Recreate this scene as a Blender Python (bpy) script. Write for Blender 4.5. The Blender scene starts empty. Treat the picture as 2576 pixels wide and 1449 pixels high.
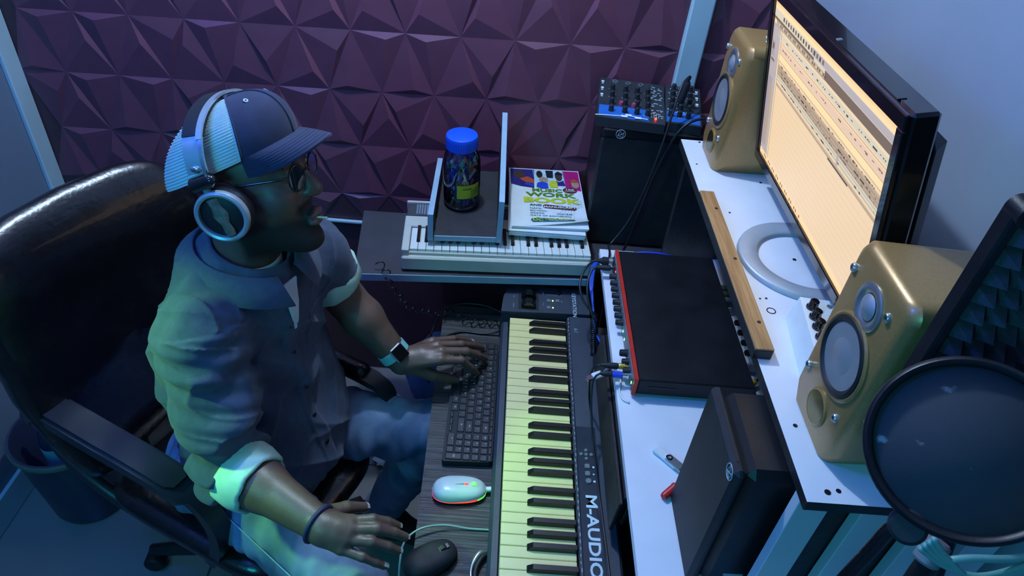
import bpy, math, random
import numpy as np
from mathutils import Matrix, Vector, Euler

random.seed(7)
SC = bpy.context.scene
COL = SC.collection
V = Vector
PI = math.pi

# ---------------------------------------------------------------- camera
cd = bpy.data.cameras.new('camera')
cd.sensor_width = 36.0
cd.lens = 24.4466
cd.clip_start = 0.02
cam = bpy.data.objects.new('camera', cd)
cam.location = (-0.05582, -1.33502, 1.91381)
cam.rotation_euler = (math.radians(50.96095), math.radians(-4.68019), math.radians(1.51844))
COL.objects.link(cam)
SC.camera = cam

# ---------------------------------------------------------------- world, lights, exposure
w = bpy.data.worlds.new('room_ambient')
SC.world = w
w.use_nodes = True
w.node_tree.nodes['Background'].inputs[0].default_value = (0.10, 0.16, 0.30, 1)
w.node_tree.nodes['Background'].inputs[1].default_value = 0.2
SC.view_settings.view_transform = 'Standard'
SC.view_settings.look = 'None'
SC.view_settings.exposure = 0.0
SC.view_settings.gamma = 1.0
SC.view_settings.use_curve_mapping = False


def lamp(name, kind, loc, energy, color, size=0.1, target=None, **kw):
    d = bpy.data.lights.new(name, kind)
    d.energy = energy
    d.color = color
    if kind == 'AREA':
        d.size = size
    else:
        d.shadow_soft_size = size
    for k_, v_ in kw.items():
        setattr(d, k_, v_)
    o = bpy.data.objects.new(name, d)
    o.location = loc
    if target is not None:
        o.rotation_euler = (V(target) - V(loc)).to_track_quat('-Z', 'Y').to_euler()
    COL.objects.link(o)
    return o


lamp('ceiling_bulb', 'POINT', (-0.28, 0.14, 2.40), 56, (0.54, 0.73, 1.0), 0.03)
lamp('teal_strip_light', 'AREA', (-0.95, -2.05, 2.05), 14.0, (0.02, 0.55, 0.70), 0.5, (-0.4, -0.3, 0.5))
lamp('green_party_light', 'SPOT', (-1.33, -0.66, 1.72), 95, (0.30, 1.0, 0.14), 0.04, (-0.56, -0.52, 0.98), spot_size=0.46, spot_blend=0.9)
lamp('blue_party_light', 'POINT', (-1.10, -0.75, 2.25), 32, (0.05, 0.15, 1.0), 0.10)

# ---------------------------------------------------------------- helpers


def wmat(o):
    m = Matrix.Translation(o.location) @ o.rotation_euler.to_matrix().to_4x4() @ Matrix.Diagonal((*o.scale, 1))
    return (wmat(o.parent) @ m) if o.parent else m


class MB:
    """collects shapes; build() links them as ONE mesh object"""

    def __init__(s):
        s.v, s.f, s.m = [], [], []

    def add(s, verts, faces, mat=0):
        b = len(s.v)
        s.v += [tuple(p) for p in verts]
        s.f += [tuple(i + b for i in f) for f in faces]
        s.m += [mat] * len(faces)
        return s

    def hexa(s, p, mat=0):
        """8 corners: bottom 0-3 ccw, top 4-7 ccw"""
        return s.add(p, [(3, 2, 1, 0), (4, 5, 6, 7), (0, 1, 5, 4), (1, 2, 6, 5), (2, 3, 7, 6), (3, 0, 4, 7)], mat)

    def box(s, c, d, bev=0.0, rot=None, mat=0):
        hx, hy, hz = d[0] / 2, d[1] / 2, d[2] / 2
        c = V(c)
        R = rot.to_3x3() if isinstance(rot, Matrix) else (Euler(rot).to_matrix() if rot else None)
        tr = (lambda q: c + R @ V(q)) if R else (lambda q: c + V(q))
        b = min(bev, hx * .98, hy * .98, hz * .98)
        if b <= 0:
            P = [(-hx, -hy, -hz), (hx, -hy, -hz), (hx, hy, -hz), (-hx, hy, -hz), (-hx, -hy, hz), (hx, -hy, hz), (hx, hy, hz), (-hx, hy, hz)]
            return s.hexa([tr(q) for q in P], mat)
        P, idx = [], {}
        for sx in (-1, 1):
            for sy in (-1, 1):
                for sz in (-1, 1):
                    for ax in range(3):
                        q = [sx * (hx - b), sy * (hy - b), sz * (hz - b)]
                        q[ax] = (sx * hx, sy * hy, sz * hz)[ax]
                        idx[sx, sy, sz, ax] = len(P)
                        P.append(tr(q))
        F = []
        for ax in range(3):
            for sg in (-1, 1):
                k = []
                for a, e in ((-1, -1), (1, -1), (1, 1), (-1, 1)):
                    t = [0, 0, 0]
                    t[ax] = sg
                    t[(ax + 1) % 3] = a
                    t[(ax + 2) % 3] = e
                    k.append(idx[t[0], t[1], t[2], ax])
                F.append(k if sg > 0 else k[::-1])
        for ax in range(3):
            a1, a2 = (ax + 1) % 3, (ax + 2) % 3
            for s1 in (-1, 1):
                for s2 in (-1, 1):
                    k = []
                    for e, which in ((-1, a1), (1, a1), (1, a2), (-1, a2)):
                        t = [0, 0, 0]
                        t[ax] = e
                        t[a1] = s1
                        t[a2] = s2
                        k.append(idx[t[0], t[1], t[2], which])
                    F.append(k if s1 * s2 > 0 else k[::-1])
        for sx in (-1, 1):
            for sy in (-1, 1):
                for sz in (-1, 1):
                    k = [idx[sx, sy, sz, a] for a in range(3)]
                    F.append(k if sx * sy * sz > 0 else k[::-1])
        return s.add(P, F, mat)

    @staticmethod
    def frame(d):
        d = V(d).normalized()
        a = V((0, 0, 1)) if abs(d.z) < .9 else V((1, 0, 0))
        u = d.cross(a).normalized()
        return u, d.cross(u).normalized() * -1, d

    def lathe(s, prof, o, axis=(0, 0, 1), n=24, mat=0, closed=False, sx=1.0, sy=1.0, caps=True):
        """prof: (radius, height) along axis from o"""
        u, v, d = s.frame(axis)
        v = d.cross(u)
        o = V(o)
        P, F = [], []
        for r, h in prof:
            for i in range(n):
                a = 2 * PI * i / n
                P.append(o + d * h + u * (r * sx * math.cos(a)) + v * (r * sy * math.sin(a)))
        for j in range(len(prof) - 1):
            for i in range(n):
                i2 = (i + 1) % n
                F.append((j * n + i, j * n + i2, (j + 1) * n + i2, (j + 1) * n + i))
        if closed:
            j = len(prof) - 1
            for i in range(n):
                i2 = (i + 1) % n
                F.append((j * n + i, j * n + i2, i2, i))
        elif caps:
            if prof[0][0] > 1e-6:
                F.append(tuple(range(n))[::-1])
            if prof[-1][0] > 1e-6:
                F.append(tuple((len(prof) - 1) * n + i for i in range(n)))
        return s.add(P, F, mat)

    def cyl(s, a, b, r, r2=None, n=16, mat=0, bev=0.0):
        a, b = V(a), V(b)
        L = (b - a).length
        r2 = r if r2 is None else r2
        pr = [(r, 0), (r2, L)] if bev <= 0 else [(r - bev, 0), (r, bev), (r2, L - bev), (r2 - bev, L)]
        return s.lathe(pr, a, b - a, n, mat)

    def tube(s, pts, r, n=8, mat=0, closed=False, flat=None):
        """round tube, or a flat strip when flat=(width, thickness, normals)"""
        pts = [V(p) for p in pts]
        m = len(pts)
        T = []
        for i in range(m):
            a = pts[(i - 1) % m] if (closed or i > 0) else pts[0]
            b = pts[(i + 1) % m] if (closed or i < m - 1) else pts[-1]
            T.append((b - a).normalized())
        u, _, _ = s.frame(T[0])
        P, F = [], []
        for i in range(m):
            if i:
                u = (u - T[i] * u.dot(T[i])).normalized()
            v = T[i].cross(u)
            rr = r[i] if isinstance(r, (list, tuple)) else r
            for k in range(n):
                a = 2 * PI * k / n
                P.append(pts[i] + u * (rr * math.cos(a)) + v * (rr * math.sin(a)))
        for i in range(m if closed else m - 1):
            j = (i + 1) % m
            for k in range(n):
                k2 = (k + 1) % n
                F.append((i * n + k, i * n + k2, j * n + k2, j * n + k))
        if not closed:
            F.append(tuple(range(n))[::-1])
            F.append(tuple((m - 1) * n + k for k in range(n)))
        return s.add(P, F, mat)

    def strip(s, pts, wdir, nrm, wid, thick, mat=0):
        """flat band: pts centre line, wdir width directions, nrm outward normals (lists)"""
        m = len(pts)
        P, F = [], []
        for i in range(m):
            p, a, b = V(pts[i]), V(wdir[i]).normalized(), V(nrm[i]).normalized()
            ww = wid[i] if isinstance(wid, (list, tuple)) else wid
            P += [p - a * ww / 2, p + a * ww / 2, p + a * ww / 2 + b * thick, p - a * ww / 2 + b * thick]
        for i in range(m - 1):
            for k in range(4):
                k2 = (k + 1) % 4
                F.append((i * 4 + k, i * 4 + k2, i * 4 + 4 + k2, i * 4 + 4 + k))
        F += [(3, 2, 1, 0), tuple((m - 1) * 4 + k for k in range(4))]
        return s.add(P, F, mat)

    def prism(s, poly, z0, z1, mat=0, tr=None):
        """poly: xy outline ccw, extruded z0..z1; tr maps a point to the world"""
        n = len(poly)
        P = [V((x, y, z0)) for x, y in poly] + [V((x, y, z1)) for x, y in poly]
        if tr:
            P = [tr(q) for q in P]
        F = [tuple(range(n))[::-1], tuple(range(n, 2 * n))] + [(i, (i + 1) % n, (i + 1) % n + n, i + n) for i in range(n)]
        return s.add(P, F, mat)

    def ell(s, c, r, n=16, m=10, rot=None, mat=0):
        c = V(c)
        R = Euler(rot).to_matrix() if rot else Matrix.Identity(3)
        P = [c + R @ V((0, 0, -r[2]))]
        for j in range(1, m):
            t = -PI / 2 + PI * j / m
            for i in range(n):
                a = 2 * PI * i / n
                P.append(c + R @ V((r[0] * math.cos(t) * math.cos(a), r[1] * math.cos(t) * math.sin(a), r[2] * math.sin(t))))
        P.append(c + R @ V((0, 0, r[2])))
        F = [(0, 1 + (i + 1) % n, 1 + i) for i in range(n)]
        for j in range(m - 2):
            for i in range(n):
                i2 = (i + 1) % n
                F.append((1 + j * n + i, 1 + j * n + i2, 1 + (j + 1) * n + i2, 1 + (j + 1) * n + i))
        t = len(P) - 1
        F += [(t, 1 + (m - 2) * n + i, 1 + (m - 2) * n + (i + 1) % n) for i in range(n)]
        return s.add(P, F, mat)

    def grid(s, fn, nu, nv, mat=0, wrap=False):
        """surface fn(i/nu, j/nv)"""
        P = [fn(i / nu, j / nv) for j in range(nv + 1) for i in range(nu + (0 if wrap else 1))]
        w_ = nu if wrap else nu + 1
        F = []
        for j in range(nv):
            for i in range(nu):
                i2 = (i + 1) % w_ if wrap else i + 1
                F.append((j * w_ + i, j * w_ + i2, (j + 1) * w_ + i2, (j + 1) * w_ + i))
        return s.add(P, F, mat)

    def build(s, name, mats, parent=None, local=False, smooth=40, center=True):
        P = [V(p) for p in s.v]
        if parent is not None and not local:
            I = wmat(parent).inverted()
            P = [I @ p for p in P]
        c = V((0, 0, 0))
        if center and P:
            lo = [min(p[i] for p in P) for i in range(3)]
            hi = [max(p[i] for p in P) for i in range(3)]
            c = V(((lo[0] + hi[0]) / 2, (lo[1] + hi[1]) / 2, lo[2] if parent is None else (lo[2] + hi[2]) / 2))
            P = [p - c for p in P]
        return mesh_obj(name, P, s.f, s.m, mats, parent, c, smooth)


def mesh_obj(name, P, F, mi, mats, parent, loc, smooth=40):
    me = bpy.data.meshes.new(name)
    me.from_pydata([tuple(p) for p in P], [], F)
    for m_ in (mats if isinstance(mats, (list, tuple)) else [mats]):
        me.materials.append(m_)
    if mi is not None and len(mi):
        me.polygons.foreach_set('material_index', list(mi))
    if smooth:
        me.polygons.foreach_set('use_smooth', [True] * len(me.polygons))
        if smooth < 180:
            me.set_sharp_from_angle(angle=math.radians(smooth))
    me.update()
    o = bpy.data.objects.new(name, me)
    COL.objects.link(o)
    o.parent = parent
    o.location = loc
    return o


def tag(o, label, cat, group=None):
    o['label'] = label
    o['category'] = cat
    if group:
        o['group'] = group
    return o


def thing(name, label, cat, loc=(0, 0, 0), rot=(0, 0, 0), group=None):
    o = bpy.data.objects.new(name, None)
    o.empty_display_size = .03
    COL.objects.link(o)
    o.location = loc
    o.rotation_euler = rot
    return tag(o, label, cat, group)


def structure(o):
    o['kind'] = 'structure'
    return o


def dup(o, parent=None, loc=None, name=None):
    c = o.copy()
    COL.objects.link(c)
    c.parent = parent if parent is not None else o.parent
    if loc is not None:
        c.location = loc
    return c


def text(name, s, size, pos, xdir, ydir, mat, parent=None, sx=1.0, align='CENTER', extrude=.0002, shear=0, valign='CENTER', bold=0.0):
    cu = bpy.data.curves.new(name, 'FONT')
    cu.body = s
    cu.size = size
    cu.align_x = align
    cu.align_y = valign
    cu.extrude = extrude
    cu.shear = shear
    cu.offset = bold
    cu.resolution_u = 3
    cu.materials.append(mat)
    o = bpy.data.objects.new(name, cu)
    COL.objects.link(o)
    x = V(xdir).normalized()
    z = x.cross(V(ydir)).normalized()
    y = z.cross(x)
    M = Matrix(((x.x, y.x, z.x), (x.y, y.y, z.y), (x.z, y.z, z.z))).to_4x4()
    M.translation = V(pos)
    if parent is not None:
        M = wmat(parent).inverted() @ M
        o.parent = parent
    o.location = M.to_translation()
    o.rotation_euler = M.to_euler()
    o.scale = (sx, 1, 1)
    return o


# ---------------------------------------------------------------- materials
def _nodes(name):
    m = bpy.data.materials.new(name)
    m.use_nodes = True
    nt = m.node_tree
    return m, nt, nt.nodes['Principled BSDF'], nt.nodes, nt.links


def mat(name, col, rough=.5, metal=0.0, var=.12, scale=40, bump=0.0, bscale=None, coat=0.0, sheen=0.0, spec=.5, stretch=(1, 1, 1), rvar=0.0, alpha=1.0):
    """procedural principled material: noise-varied colour, optional bump"""
    m, nt, b, N, Lk = _nodes(name)
    tc = N.new('ShaderNodeTexCoord')
    mp = N.new('ShaderNodeMapping')
    mp.inputs['Scale'].default_value = stretch
    Lk.new(tc.outputs['Object'], mp.inputs[0])
    nz = N.new('ShaderNodeTexNoise')
    nz.inputs['Scale'].default_value = scale
    nz.inputs['Detail'].default_value = 5
    Lk.new(mp.outputs[0], nz.inputs['Vector'])
    cr = N.new('ShaderNodeValToRGB')
    cr.color_ramp.elements[0].position = .3
    cr.color_ramp.elements[1].position = .7
    cr.color_ramp.elements[0].color = (*[max(0, c * (1 - var)) for c in col], 1)
    cr.color_ramp.elements[1].color = (*[min(1, c * (1 + var)) for c in col], 1)
    Lk.new(nz.outputs['Fac'], cr.inputs[0])
    Lk.new(cr.outputs[0], b.inputs['Base Color'])
    b.inputs['Roughness'].default_value = rough
    b.inputs['Metallic'].default_value = metal
    b.inputs['Specular IOR Level'].default_value = spec
    b.inputs['Coat Weight'].default_value = coat
    b.inputs['Sheen Weight'].default_value = sheen
    b.inputs['Alpha'].default_value = alpha
    if rvar:
        mr = N.new('ShaderNodeMapRange')
        mr.inputs['To Min'].default_value = rough - rvar
        mr.inputs['To Max'].default_value = rough + rvar
        Lk.new(nz.outputs['Fac'], mr.inputs['Value'])
        Lk.new(mr.outputs[0], b.inputs['Roughness'])
    if bump:
        n2 = N.new('ShaderNodeTexNoise')
        n2.inputs['Scale'].default_value = bscale or scale * 4
        n2.inputs['Detail'].default_value = 4
        Lk.new(mp.outputs[0], n2.inputs['Vector'])
        bp = N.new('ShaderNodeBump')
        bp.inputs['Strength'].default_value = bump
        bp.inputs['Distance'].default_value = .004
        Lk.new(n2.outputs['Fac'], bp.inputs['Height'])
        Lk.new(bp.outputs[0], b.inputs['Normal'])
    return m


def grain(name, c0, c1, rough=.45, scale=(3, 60, 60), bump=.15, coat=0):
    """wood grain: noise stretched along the axis with the small scale"""
    m, nt, b, N, Lk = _nodes(name)
    tc = N.new('ShaderNodeTexCoord')
    mp = N.new('ShaderNodeMapping')
    mp.inputs['Scale'].default_value = scale
    Lk.new(tc.outputs['Object'], mp.inputs[0])
    nz = N.new('ShaderNodeTexNoise')
    nz.inputs['Scale'].default_value = 1.0
    nz.inputs['Detail'].default_value = 8
    nz.inputs['Roughness'].default_value = .65
    nz.inputs['Distortion'].default_value = .4
    Lk.new(mp.outputs[0], nz.inputs['Vector'])
    cr = N.new('ShaderNodeValToRGB')
    cr.color_ramp.elements[0].position = .38
    cr.color_ramp.elements[1].position = .62
    cr.color_ramp.elements[0].color = (*c0, 1)
    cr.color_ramp.elements[1].color = (*c1, 1)
    Lk.new(nz.outputs['Fac'], cr.inputs[0])
    Lk.new(cr.outputs[0], b.inputs['Base Color'])
    b.inputs['Roughness'].default_value = rough
    b.inputs['Coat Weight'].default_value = coat
    bp = N.new('ShaderNodeBump')
    bp.inputs['Strength'].default_value = bump
    bp.inputs['Distance'].default_value = .003
    Lk.new(nz.outputs['Fac'], bp.inputs['Height'])
    Lk.new(bp.outputs[0], b.inputs['Normal'])
    return m


def emit(name, col, strength):
    m, nt, b, N, Lk = _nodes(name)
    b.inputs['Base Color'].default_value = (*[c * .5 for c in col], 1)
    b.inputs['Emission Color'].default_value = (*col, 1)
    b.inputs['Emission Strength'].default_value = strength
    b.inputs['Roughness'].default_value = .4
    return m


def clear(name, col, rough=.05, alpha=.2):
    """thin clear plastic: mostly transparent with a gloss"""
    m, nt, b, N, Lk = _nodes(name)
    out = N['Material Output']
    tr = N.new('ShaderNodeBsdfTransparent')
    tr.inputs[0].default_value = (*col, 1)
    gl = N.new('ShaderNodeBsdfGlossy')
    gl.inputs['Roughness'].default_value = rough
    fr = N.new('ShaderNodeFresnel')
    fr.inputs['IOR'].default_value = 1.45
    ad = N.new('ShaderNodeMath')
    ad.operation = 'ADD'
    ad.inputs[1].default_value = alpha * .2
    Lk.new(fr.outputs[0], ad.inputs[0])
    mx = N.new('ShaderNodeMixShader')
    Lk.new(ad.outputs[0], mx.inputs[0])
    Lk.new(tr.outputs[0], mx.inputs[1])
    Lk.new(gl.outputs[0], mx.inputs[2])
    Lk.new(mx.outputs[0], out.inputs['Surface'])
    return m


M = {}
M['white_laminate'] = mat('white_laminate', (.74, .76, .80), .38, var=.04, scale=12, bump=.03, bscale=180)
M['dark_edge'] = mat('dark_edge_board', (.012, .012, .014), .5, var=.5, scale=30, bump=.3, bscale=90)
M['black_plastic'] = mat('black_plastic', (.008, .009, .012), .40, var=.2, scale=30, bump=.05, bscale=300, spec=.32)
M['soft_black'] = mat('soft_black', (.014, .016, .020), .6, var=.2, scale=40, bump=.08, bscale=400, spec=.35)
M['gloss_black'] = mat('gloss_black', (.006, .006, .007), .14, var=.1, coat=.4)
M['black_metal'] = mat('black_metal_case', (.005, .006, .009), .48, var=.35, scale=20, bump=.1, bscale=350, rvar=.08, spec=.3)
M['red_metal'] = mat('red_anodised_metal', (.55, .030, .020), .38, .2, var=.08)
M['silver'] = mat('satin_silver', (.52, .54, .56), .3, .85, var=.06, scale=60)
M['chrome'] = mat('chrome', (.75, .77, .8), .12, 1.0, var=.03)
M['grey_plastic'] = mat('grey_plastic', (.16, .17, .18), .5, var=.1)
M['white_plastic'] = mat('white_plastic', (.72, .76, .74), .35, var=.04)
M['gold_paint'] = mat('gold_speaker_paint', (.36, .205, .068), .36, .35, var=.08, scale=300, bump=.04, bscale=900, coat=.15)
M['rubber'] = mat('black_rubber', (.008, .008, .009), .55, var=.2)
M['cone'] = mat('silver_cone', (.42, .44, .46), .42, .6, var=.04)
M['cable_black'] = mat('black_cable', (.01, .01, .012), .4, var=.1)
M['blue_plastic'] = mat('blue_plastic', (.01, .06, .55), .4, var=.08)
M['green_led'] = emit('green_led', (.15, 1.0, .2), 4)
M['lime_led'] = emit('lime_led', (.6, 1.0, .1), 4)
M['red_led'] = emit('red_led', (1.0, .03, .01), 9)
M['print_white'] = mat('white_print', (.62, .72, .74), .5, var=.05)
M['dim_print'] = mat('grey_print', (.30, .36, .40), .5, var=.05)
M['screw'] = mat('dark_screw', (.03, .03, .035), .4, .7)
# ================================================================ the room
M['wall_paint'] = mat('blue_grey_wall_paint', (.25, .29, .36), .55, var=.06, scale=3, bump=.04, bscale=120)
M['wall_shaded'] = mat('shaded_blue_wall_paint', (.13, .18, .25), .5, var=.06, scale=3, bump=.04, bscale=120)  # wall colour darkened: the left wall's shade is painted in
M['maroon'] = mat('maroon_foam_vinyl', (.128, .038, .064), .46, var=.10, scale=14, bump=.05, bscale=220)
M['maroon_low'] = mat('maroon_plain_vinyl', (.055, .022, .032), .42, var=.25, scale=5, bump=.12, bscale=14)
M['teal_trim'] = mat('pale_painted_trim', (.36, .50, .54), .5, var=.06, scale=8, bump=.05)
M['ceiling'] = mat('ceiling_paint', (.55, .55, .56), .7, var=.03)
M['tile'] = mat('beige_floor_tile', (.19, .19, .18), .25, var=.08, scale=4, bump=.02)
M['grout'] = mat('floor_grout', (.10, .10, .10), .8)

XL, XR, YB, YF, ZC = -1.40, .69, .50, -2.35, 2.50
fl = structure(MB().box(((XL + XR) / 2, (YB + YF) / 2, -.03), (XR - XL, YB - YF, .05)).build('floor', M['grout'], smooth=0))
xs = [XL, -.78, .0, XR]
ys = [YF, -1.90, -1.10, -.60, .06, YB]
for i in range(len(xs) - 1):
    for j in range(len(ys) - 1):
        MB().box(((xs[i] + xs[i + 1]) / 2, (ys[j] + ys[j + 1]) / 2, -.004), (xs[i + 1] - xs[i] - .004, ys[j + 1] - ys[j] - .004, .008), .0015).build('floor_tile', M['tile'], fl)
structure(MB().box((XL - .04, (YB + YF) / 2, ZC / 2), (.08, YB - YF + .16, ZC)).build('wall_left', M['wall_shaded'], smooth=0))
structure(MB().box((XR + .04, (YB + YF) / 2, ZC / 2), (.08, YB - YF + .16, ZC)).build('wall_right', M['wall_paint'], smooth=0))
structure(MB().box(((XL + XR) / 2, YF - .04, ZC / 2), (XR - XL, .08, ZC)).build('wall_front', M['wall_paint'], smooth=0))
structure(MB().box(((XL + XR) / 2, (YB + YF) / 2, ZC + .04), (XR - XL + .16, YB - YF + .16, .08)).build('ceiling', M['ceiling'], smooth=0))
wb = structure(MB().box(((XL + XR) / 2, YB + .04, ZC / 2), (XR - XL, .08, ZC)).build('wall_back', M['maroon_low'], smooth=0))

# moulded triangular relief panels on the back wall, every triangle its own piece
A0 = V((-1.2021, 0, 1.2404))
EA = V((.145, 0, .0036))
EB = V((-.0674, 0, -.1693))
ZLO, TRIM_X = .66, (.395, .455)
DEP = .0095


def tri_mesh(name, tri, apex):
    c = (tri[0] + tri[1] + tri[2]) / 3
    P = [p - c for p in tri] + [apex - c]
    me = bpy.data.meshes.new(name)
    me.from_pydata([tuple(p) for p in P], [], [(0, 1, 3), (1, 2, 3), (2, 0, 3)])
    me.materials.append(M['maroon'])
    me.update()
    return me


def tri_apex(tri, k):
    """apex pushed close to one edge, so one facet is steep and narrow"""
    a, b, c = tri[k % 3], tri[(k + 1) % 3], tri[(k + 2) % 3]
    t = .66 if k % 2 else .36
    p = (a * t + b * (1 - t)) * .90 + c * .10
    return p + V((0, -DEP, 0))


cache = {}
rest = MB()
rnd = random.Random(3)
npan = 0
for j in range(-8, 5):
    for i in range(-4, 20):
        A = A0 + EA * i + EB * j
        B, Cc, D = A + EA, A + EB, A + EB + EA
        for kind, tri in (('down', (A, Cc + EA, B)), ('up', (A, Cc, Cc + EA))):
            tri = [V((p.x, YB - .0015, p.z)) for p in tri]
            cx = sum(p.x for p in tri) / 3
            cz = sum(p.z for p in tri) / 3
            lox, hix = min(p.x for p in tri), max(p.x for p in tri)
            if lox < XL - .06 or hix > XR + .05 or cz < ZLO + .02 or cz > ZC - .02:
                continue
            k = rnd.randrange(6)
            clamp = lox < XL or hix > XR or min(p.z for p in tri) < ZLO or max(p.z for p in tri) > ZC
            if clamp:
                tri = [V((min(XR - .001, max(XL + .001, p.x)), p.y, min(ZC, max(ZLO, p.z)))) for p in tri]
            c = (tri[0] + tri[1] + tri[2]) / 3
            if cz > 1.62 or npan >= 298:
                P = tri + [tri_apex(tri, k)]
                rest.add(P, [(0, 1, 3), (1, 2, 3), (2, 0, 3)])
                continue
            if clamp:
                me = tri_mesh('wall_panel', tri, tri_apex(tri, k))
            else:
                if (kind, k) not in cache:
                    cache[kind, k] = tri_mesh('wall_panel', tri, tri_apex(tri, k))
                me = cache[kind, k]
            o = bpy.data.objects.new('wall_panel', me)
            COL.objects.link(o)
            o.parent = wb
            o.location = c - wb.location
            npan += 1
r = rest.build('wall_panel', M['maroon'], wb, smooth=0)
r['kind'] = 'stuff'

# trims
structure(MB().box((XL + .006, .468, ZC / 2), (.014, .062, ZC - .01), .003).build('trim_1', M['teal_trim'], smooth=0))
structure(MB().box((.419, YB - .014, ZC / 2), (.058, .028, ZC - .01), .004).build('trim_2', M['teal_trim'], smooth=0))
structure(MB().box((-.40, YB - .008, ZLO - .004), (1.96, .012, .009), .002).build('trim_3', M['teal_trim'], smooth=0))
structure(MB().box((XL + .006, -1.0, .05), (.012, 2.66, .10), .003).build('baseboard_left', M['teal_trim'], smooth=0))
# ================================================================ desk, tray, shelf
M['tray_wood'] = grain('black_woodgrain_laminate', (.006, .007, .008), (.060, .064, .066), .40, (3.0, 260, 60), .5)
M['bar_wood'] = grain('oak_bar', (.26, .13, .045), (.44, .25, .10), .45, (140, 7, 60), .12)
M['board_top'] = mat('dark_slate_board', (.035, .037, .045), .55, var=.2, scale=14, bump=.05)
M['blue_edge'] = mat('pale_blue_board_edge', (.28, .42, .50), .5, var=.06, scale=20)

desk = thing('desk', 'white topped studio desk carrying the red fronted rack unit', 'desk', (.45, -.4, 0))
dt = MB()
dt.prism([(.215, .121), (.212, -.94), (.66, -.94), (.66, .121)], .874, .890)
dt.build('desktop', M['white_laminate'], desk, smooth=0)
MB().box((.45, .100, .435), (.40, .018, .876), .002).build('side_panel', M['dark_edge'], desk, smooth=0)
MB().box((.45, -.925, .435), (.40, .018, .876), .002).build('side_panel', M['dark_edge'], desk, smooth=0)
MB().box((.64, -.412, .55), (.016, 1.0, .64), .002).build('back_panel', M['dark_edge'], desk, smooth=0)

# stacked dark boards below the desk front
bs = thing('board_bundle', 'stack of worn black boards hanging under the front of the white desk', 'boards', (.215, -.40, .80))
for k in range(4):
    MB().box((.203 + k * .0095, -.395 + .004 * k, .822 + .003 * k), (.0075, .44 - .012 * (k % 2), .084), .0015, rot=(0, .06, .004 * (k - 1))).build('board', M['dark_edge'], bs, smooth=0)

tray = thing('keyboard_tray', 'black woodgrain pull-out tray under the keyboards', 'tray', (.04, -.4, .637))
tb = MB()
tb.prism([(-.179, .128), (-.158, -.905), (.62, -.905), (.62, .083), (.208, .083), (.208, .128)], .637, .655)
tb.build('tray_board', M['tray_wood'], tray, smooth=0)
MB().box((.45, .068, .628), (.36, .02, .018), .002).build('slide_rail', M['black_metal'], tray, smooth=0)
MB().box((.45, -.89, .628), (.36, .02, .018), .002).build('slide_rail', M['black_metal'], tray, smooth=0)

shelf = thing('monitor_shelf', 'white shelf above the desk with ragged black edges and white posts', 'shelf', (.5, -.35, .89))
ms = MB()
ms.prism([(.357, .148), (.355, -.823), (.672, -.823), (.672, .148)], 1.1995, 1.2)
ms.build('shelf_top', M['white_laminate'], shelf, smooth=0)
MB().box((.5138, -.3375, 1.1905), (.3165, .971, .0175), .001).build('shelf_board', M['dark_edge'], shelf, smooth=0)
M['post_paint'] = mat('white_post_paint', (.48, .54, .58), .45, var=.05, scale=9)
for x0, wd in ((.3595, .043), (.447, .050), (.535, .045), (.615, .045)):
    MB().box((x0 + wd / 2, -.797, 1.036), (wd, .018, .291), .001).build('post', M['post_paint'], shelf, smooth=0)
MB().box((.52, -.7795, 1.036), (.29, .013, .291), .001).build('side_board', M['dark_edge'], shelf, smooth=0)
MB().box((.52, .125, 1.036), (.29, .018, .291), .001).build('side_board', M['dark_edge'], shelf, smooth=0)
for x, y, rr in ((.373, .032, .0022), (.500, -.027, .003), (.404, -.159, .0022), (.397, -.426, .0018), (.408, -.424, .0022), (.492, -.303, .0036), (.376, -.701, .0032), (.386, -.807, .0042), (.401, -.804, .0034), (.399, .140, .003)):
    MB().cyl((x, y, 1.1995), (x, y, 1.2006), rr, n=12).build('screw_hole', M['screw'], shelf)
MB().lathe([(.0062, 0), (.0078, 0), (.0078, .0006), (.0062, .0006)], (.408, -.456, 1.2), (0, 0, 1), 24, closed=True).build('round_mark', M['screw'], shelf)

bar = thing('wooden_bar', 'narrow oak veneer bar screwed along the front edge of the white shelf', 'bar', (.361, -.345, 1.2))
MB().box((.361, -.3455, 1.2195), (.029, .457, .003), .0008).build('oak_strip', M['bar_wood'], bar, smooth=0)
MB().box((.361, -.3455, 1.209), (.029, .457, .018), .001).build('bar_core', M['dark_edge'], bar, smooth=0)
for y in (-.182, -.345, -.512):
    MB().cyl((.367, y, 1.2205), (.367, y, 1.2215), .0032, n=12).build('screw', M['screw'], bar)

# wall board behind
bd = thing('wall_board', 'dark board with pale blue edge under the small keyboard by the back wall', 'shelf', (-.05, .25, .78))
po = [(-.405, .052), (.200, .106), (.200, .160), (.48, .185), (.48, .485), (.20, .485), (.20, .362), (-.435, .344)]
MB().prism(po, .7815, .8).build('board', M['board_top'], bd, smooth=0)
e = MB()
d = V((.605, .054, 0)).normalized()
nn = V((.054, -.605, 0)).normalized()
a = V((-.405, .052, 0))
b_ = V((.200, .106, 0))
e.hexa([V((p.x, p.y, z)) for z in (.780, .8005) for p in (a, a + nn * .002, b_ + nn * .002, b_)])
e.build('edge_band', M['blue_edge'], bd, smooth=0)
for x, y in ((.06, .33), (.46, .45), (.46, .22)):
    MB().box((x, y, .39), (.03, .03, .782), .003).build('leg', M['black_metal'], bd, smooth=0)
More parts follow.
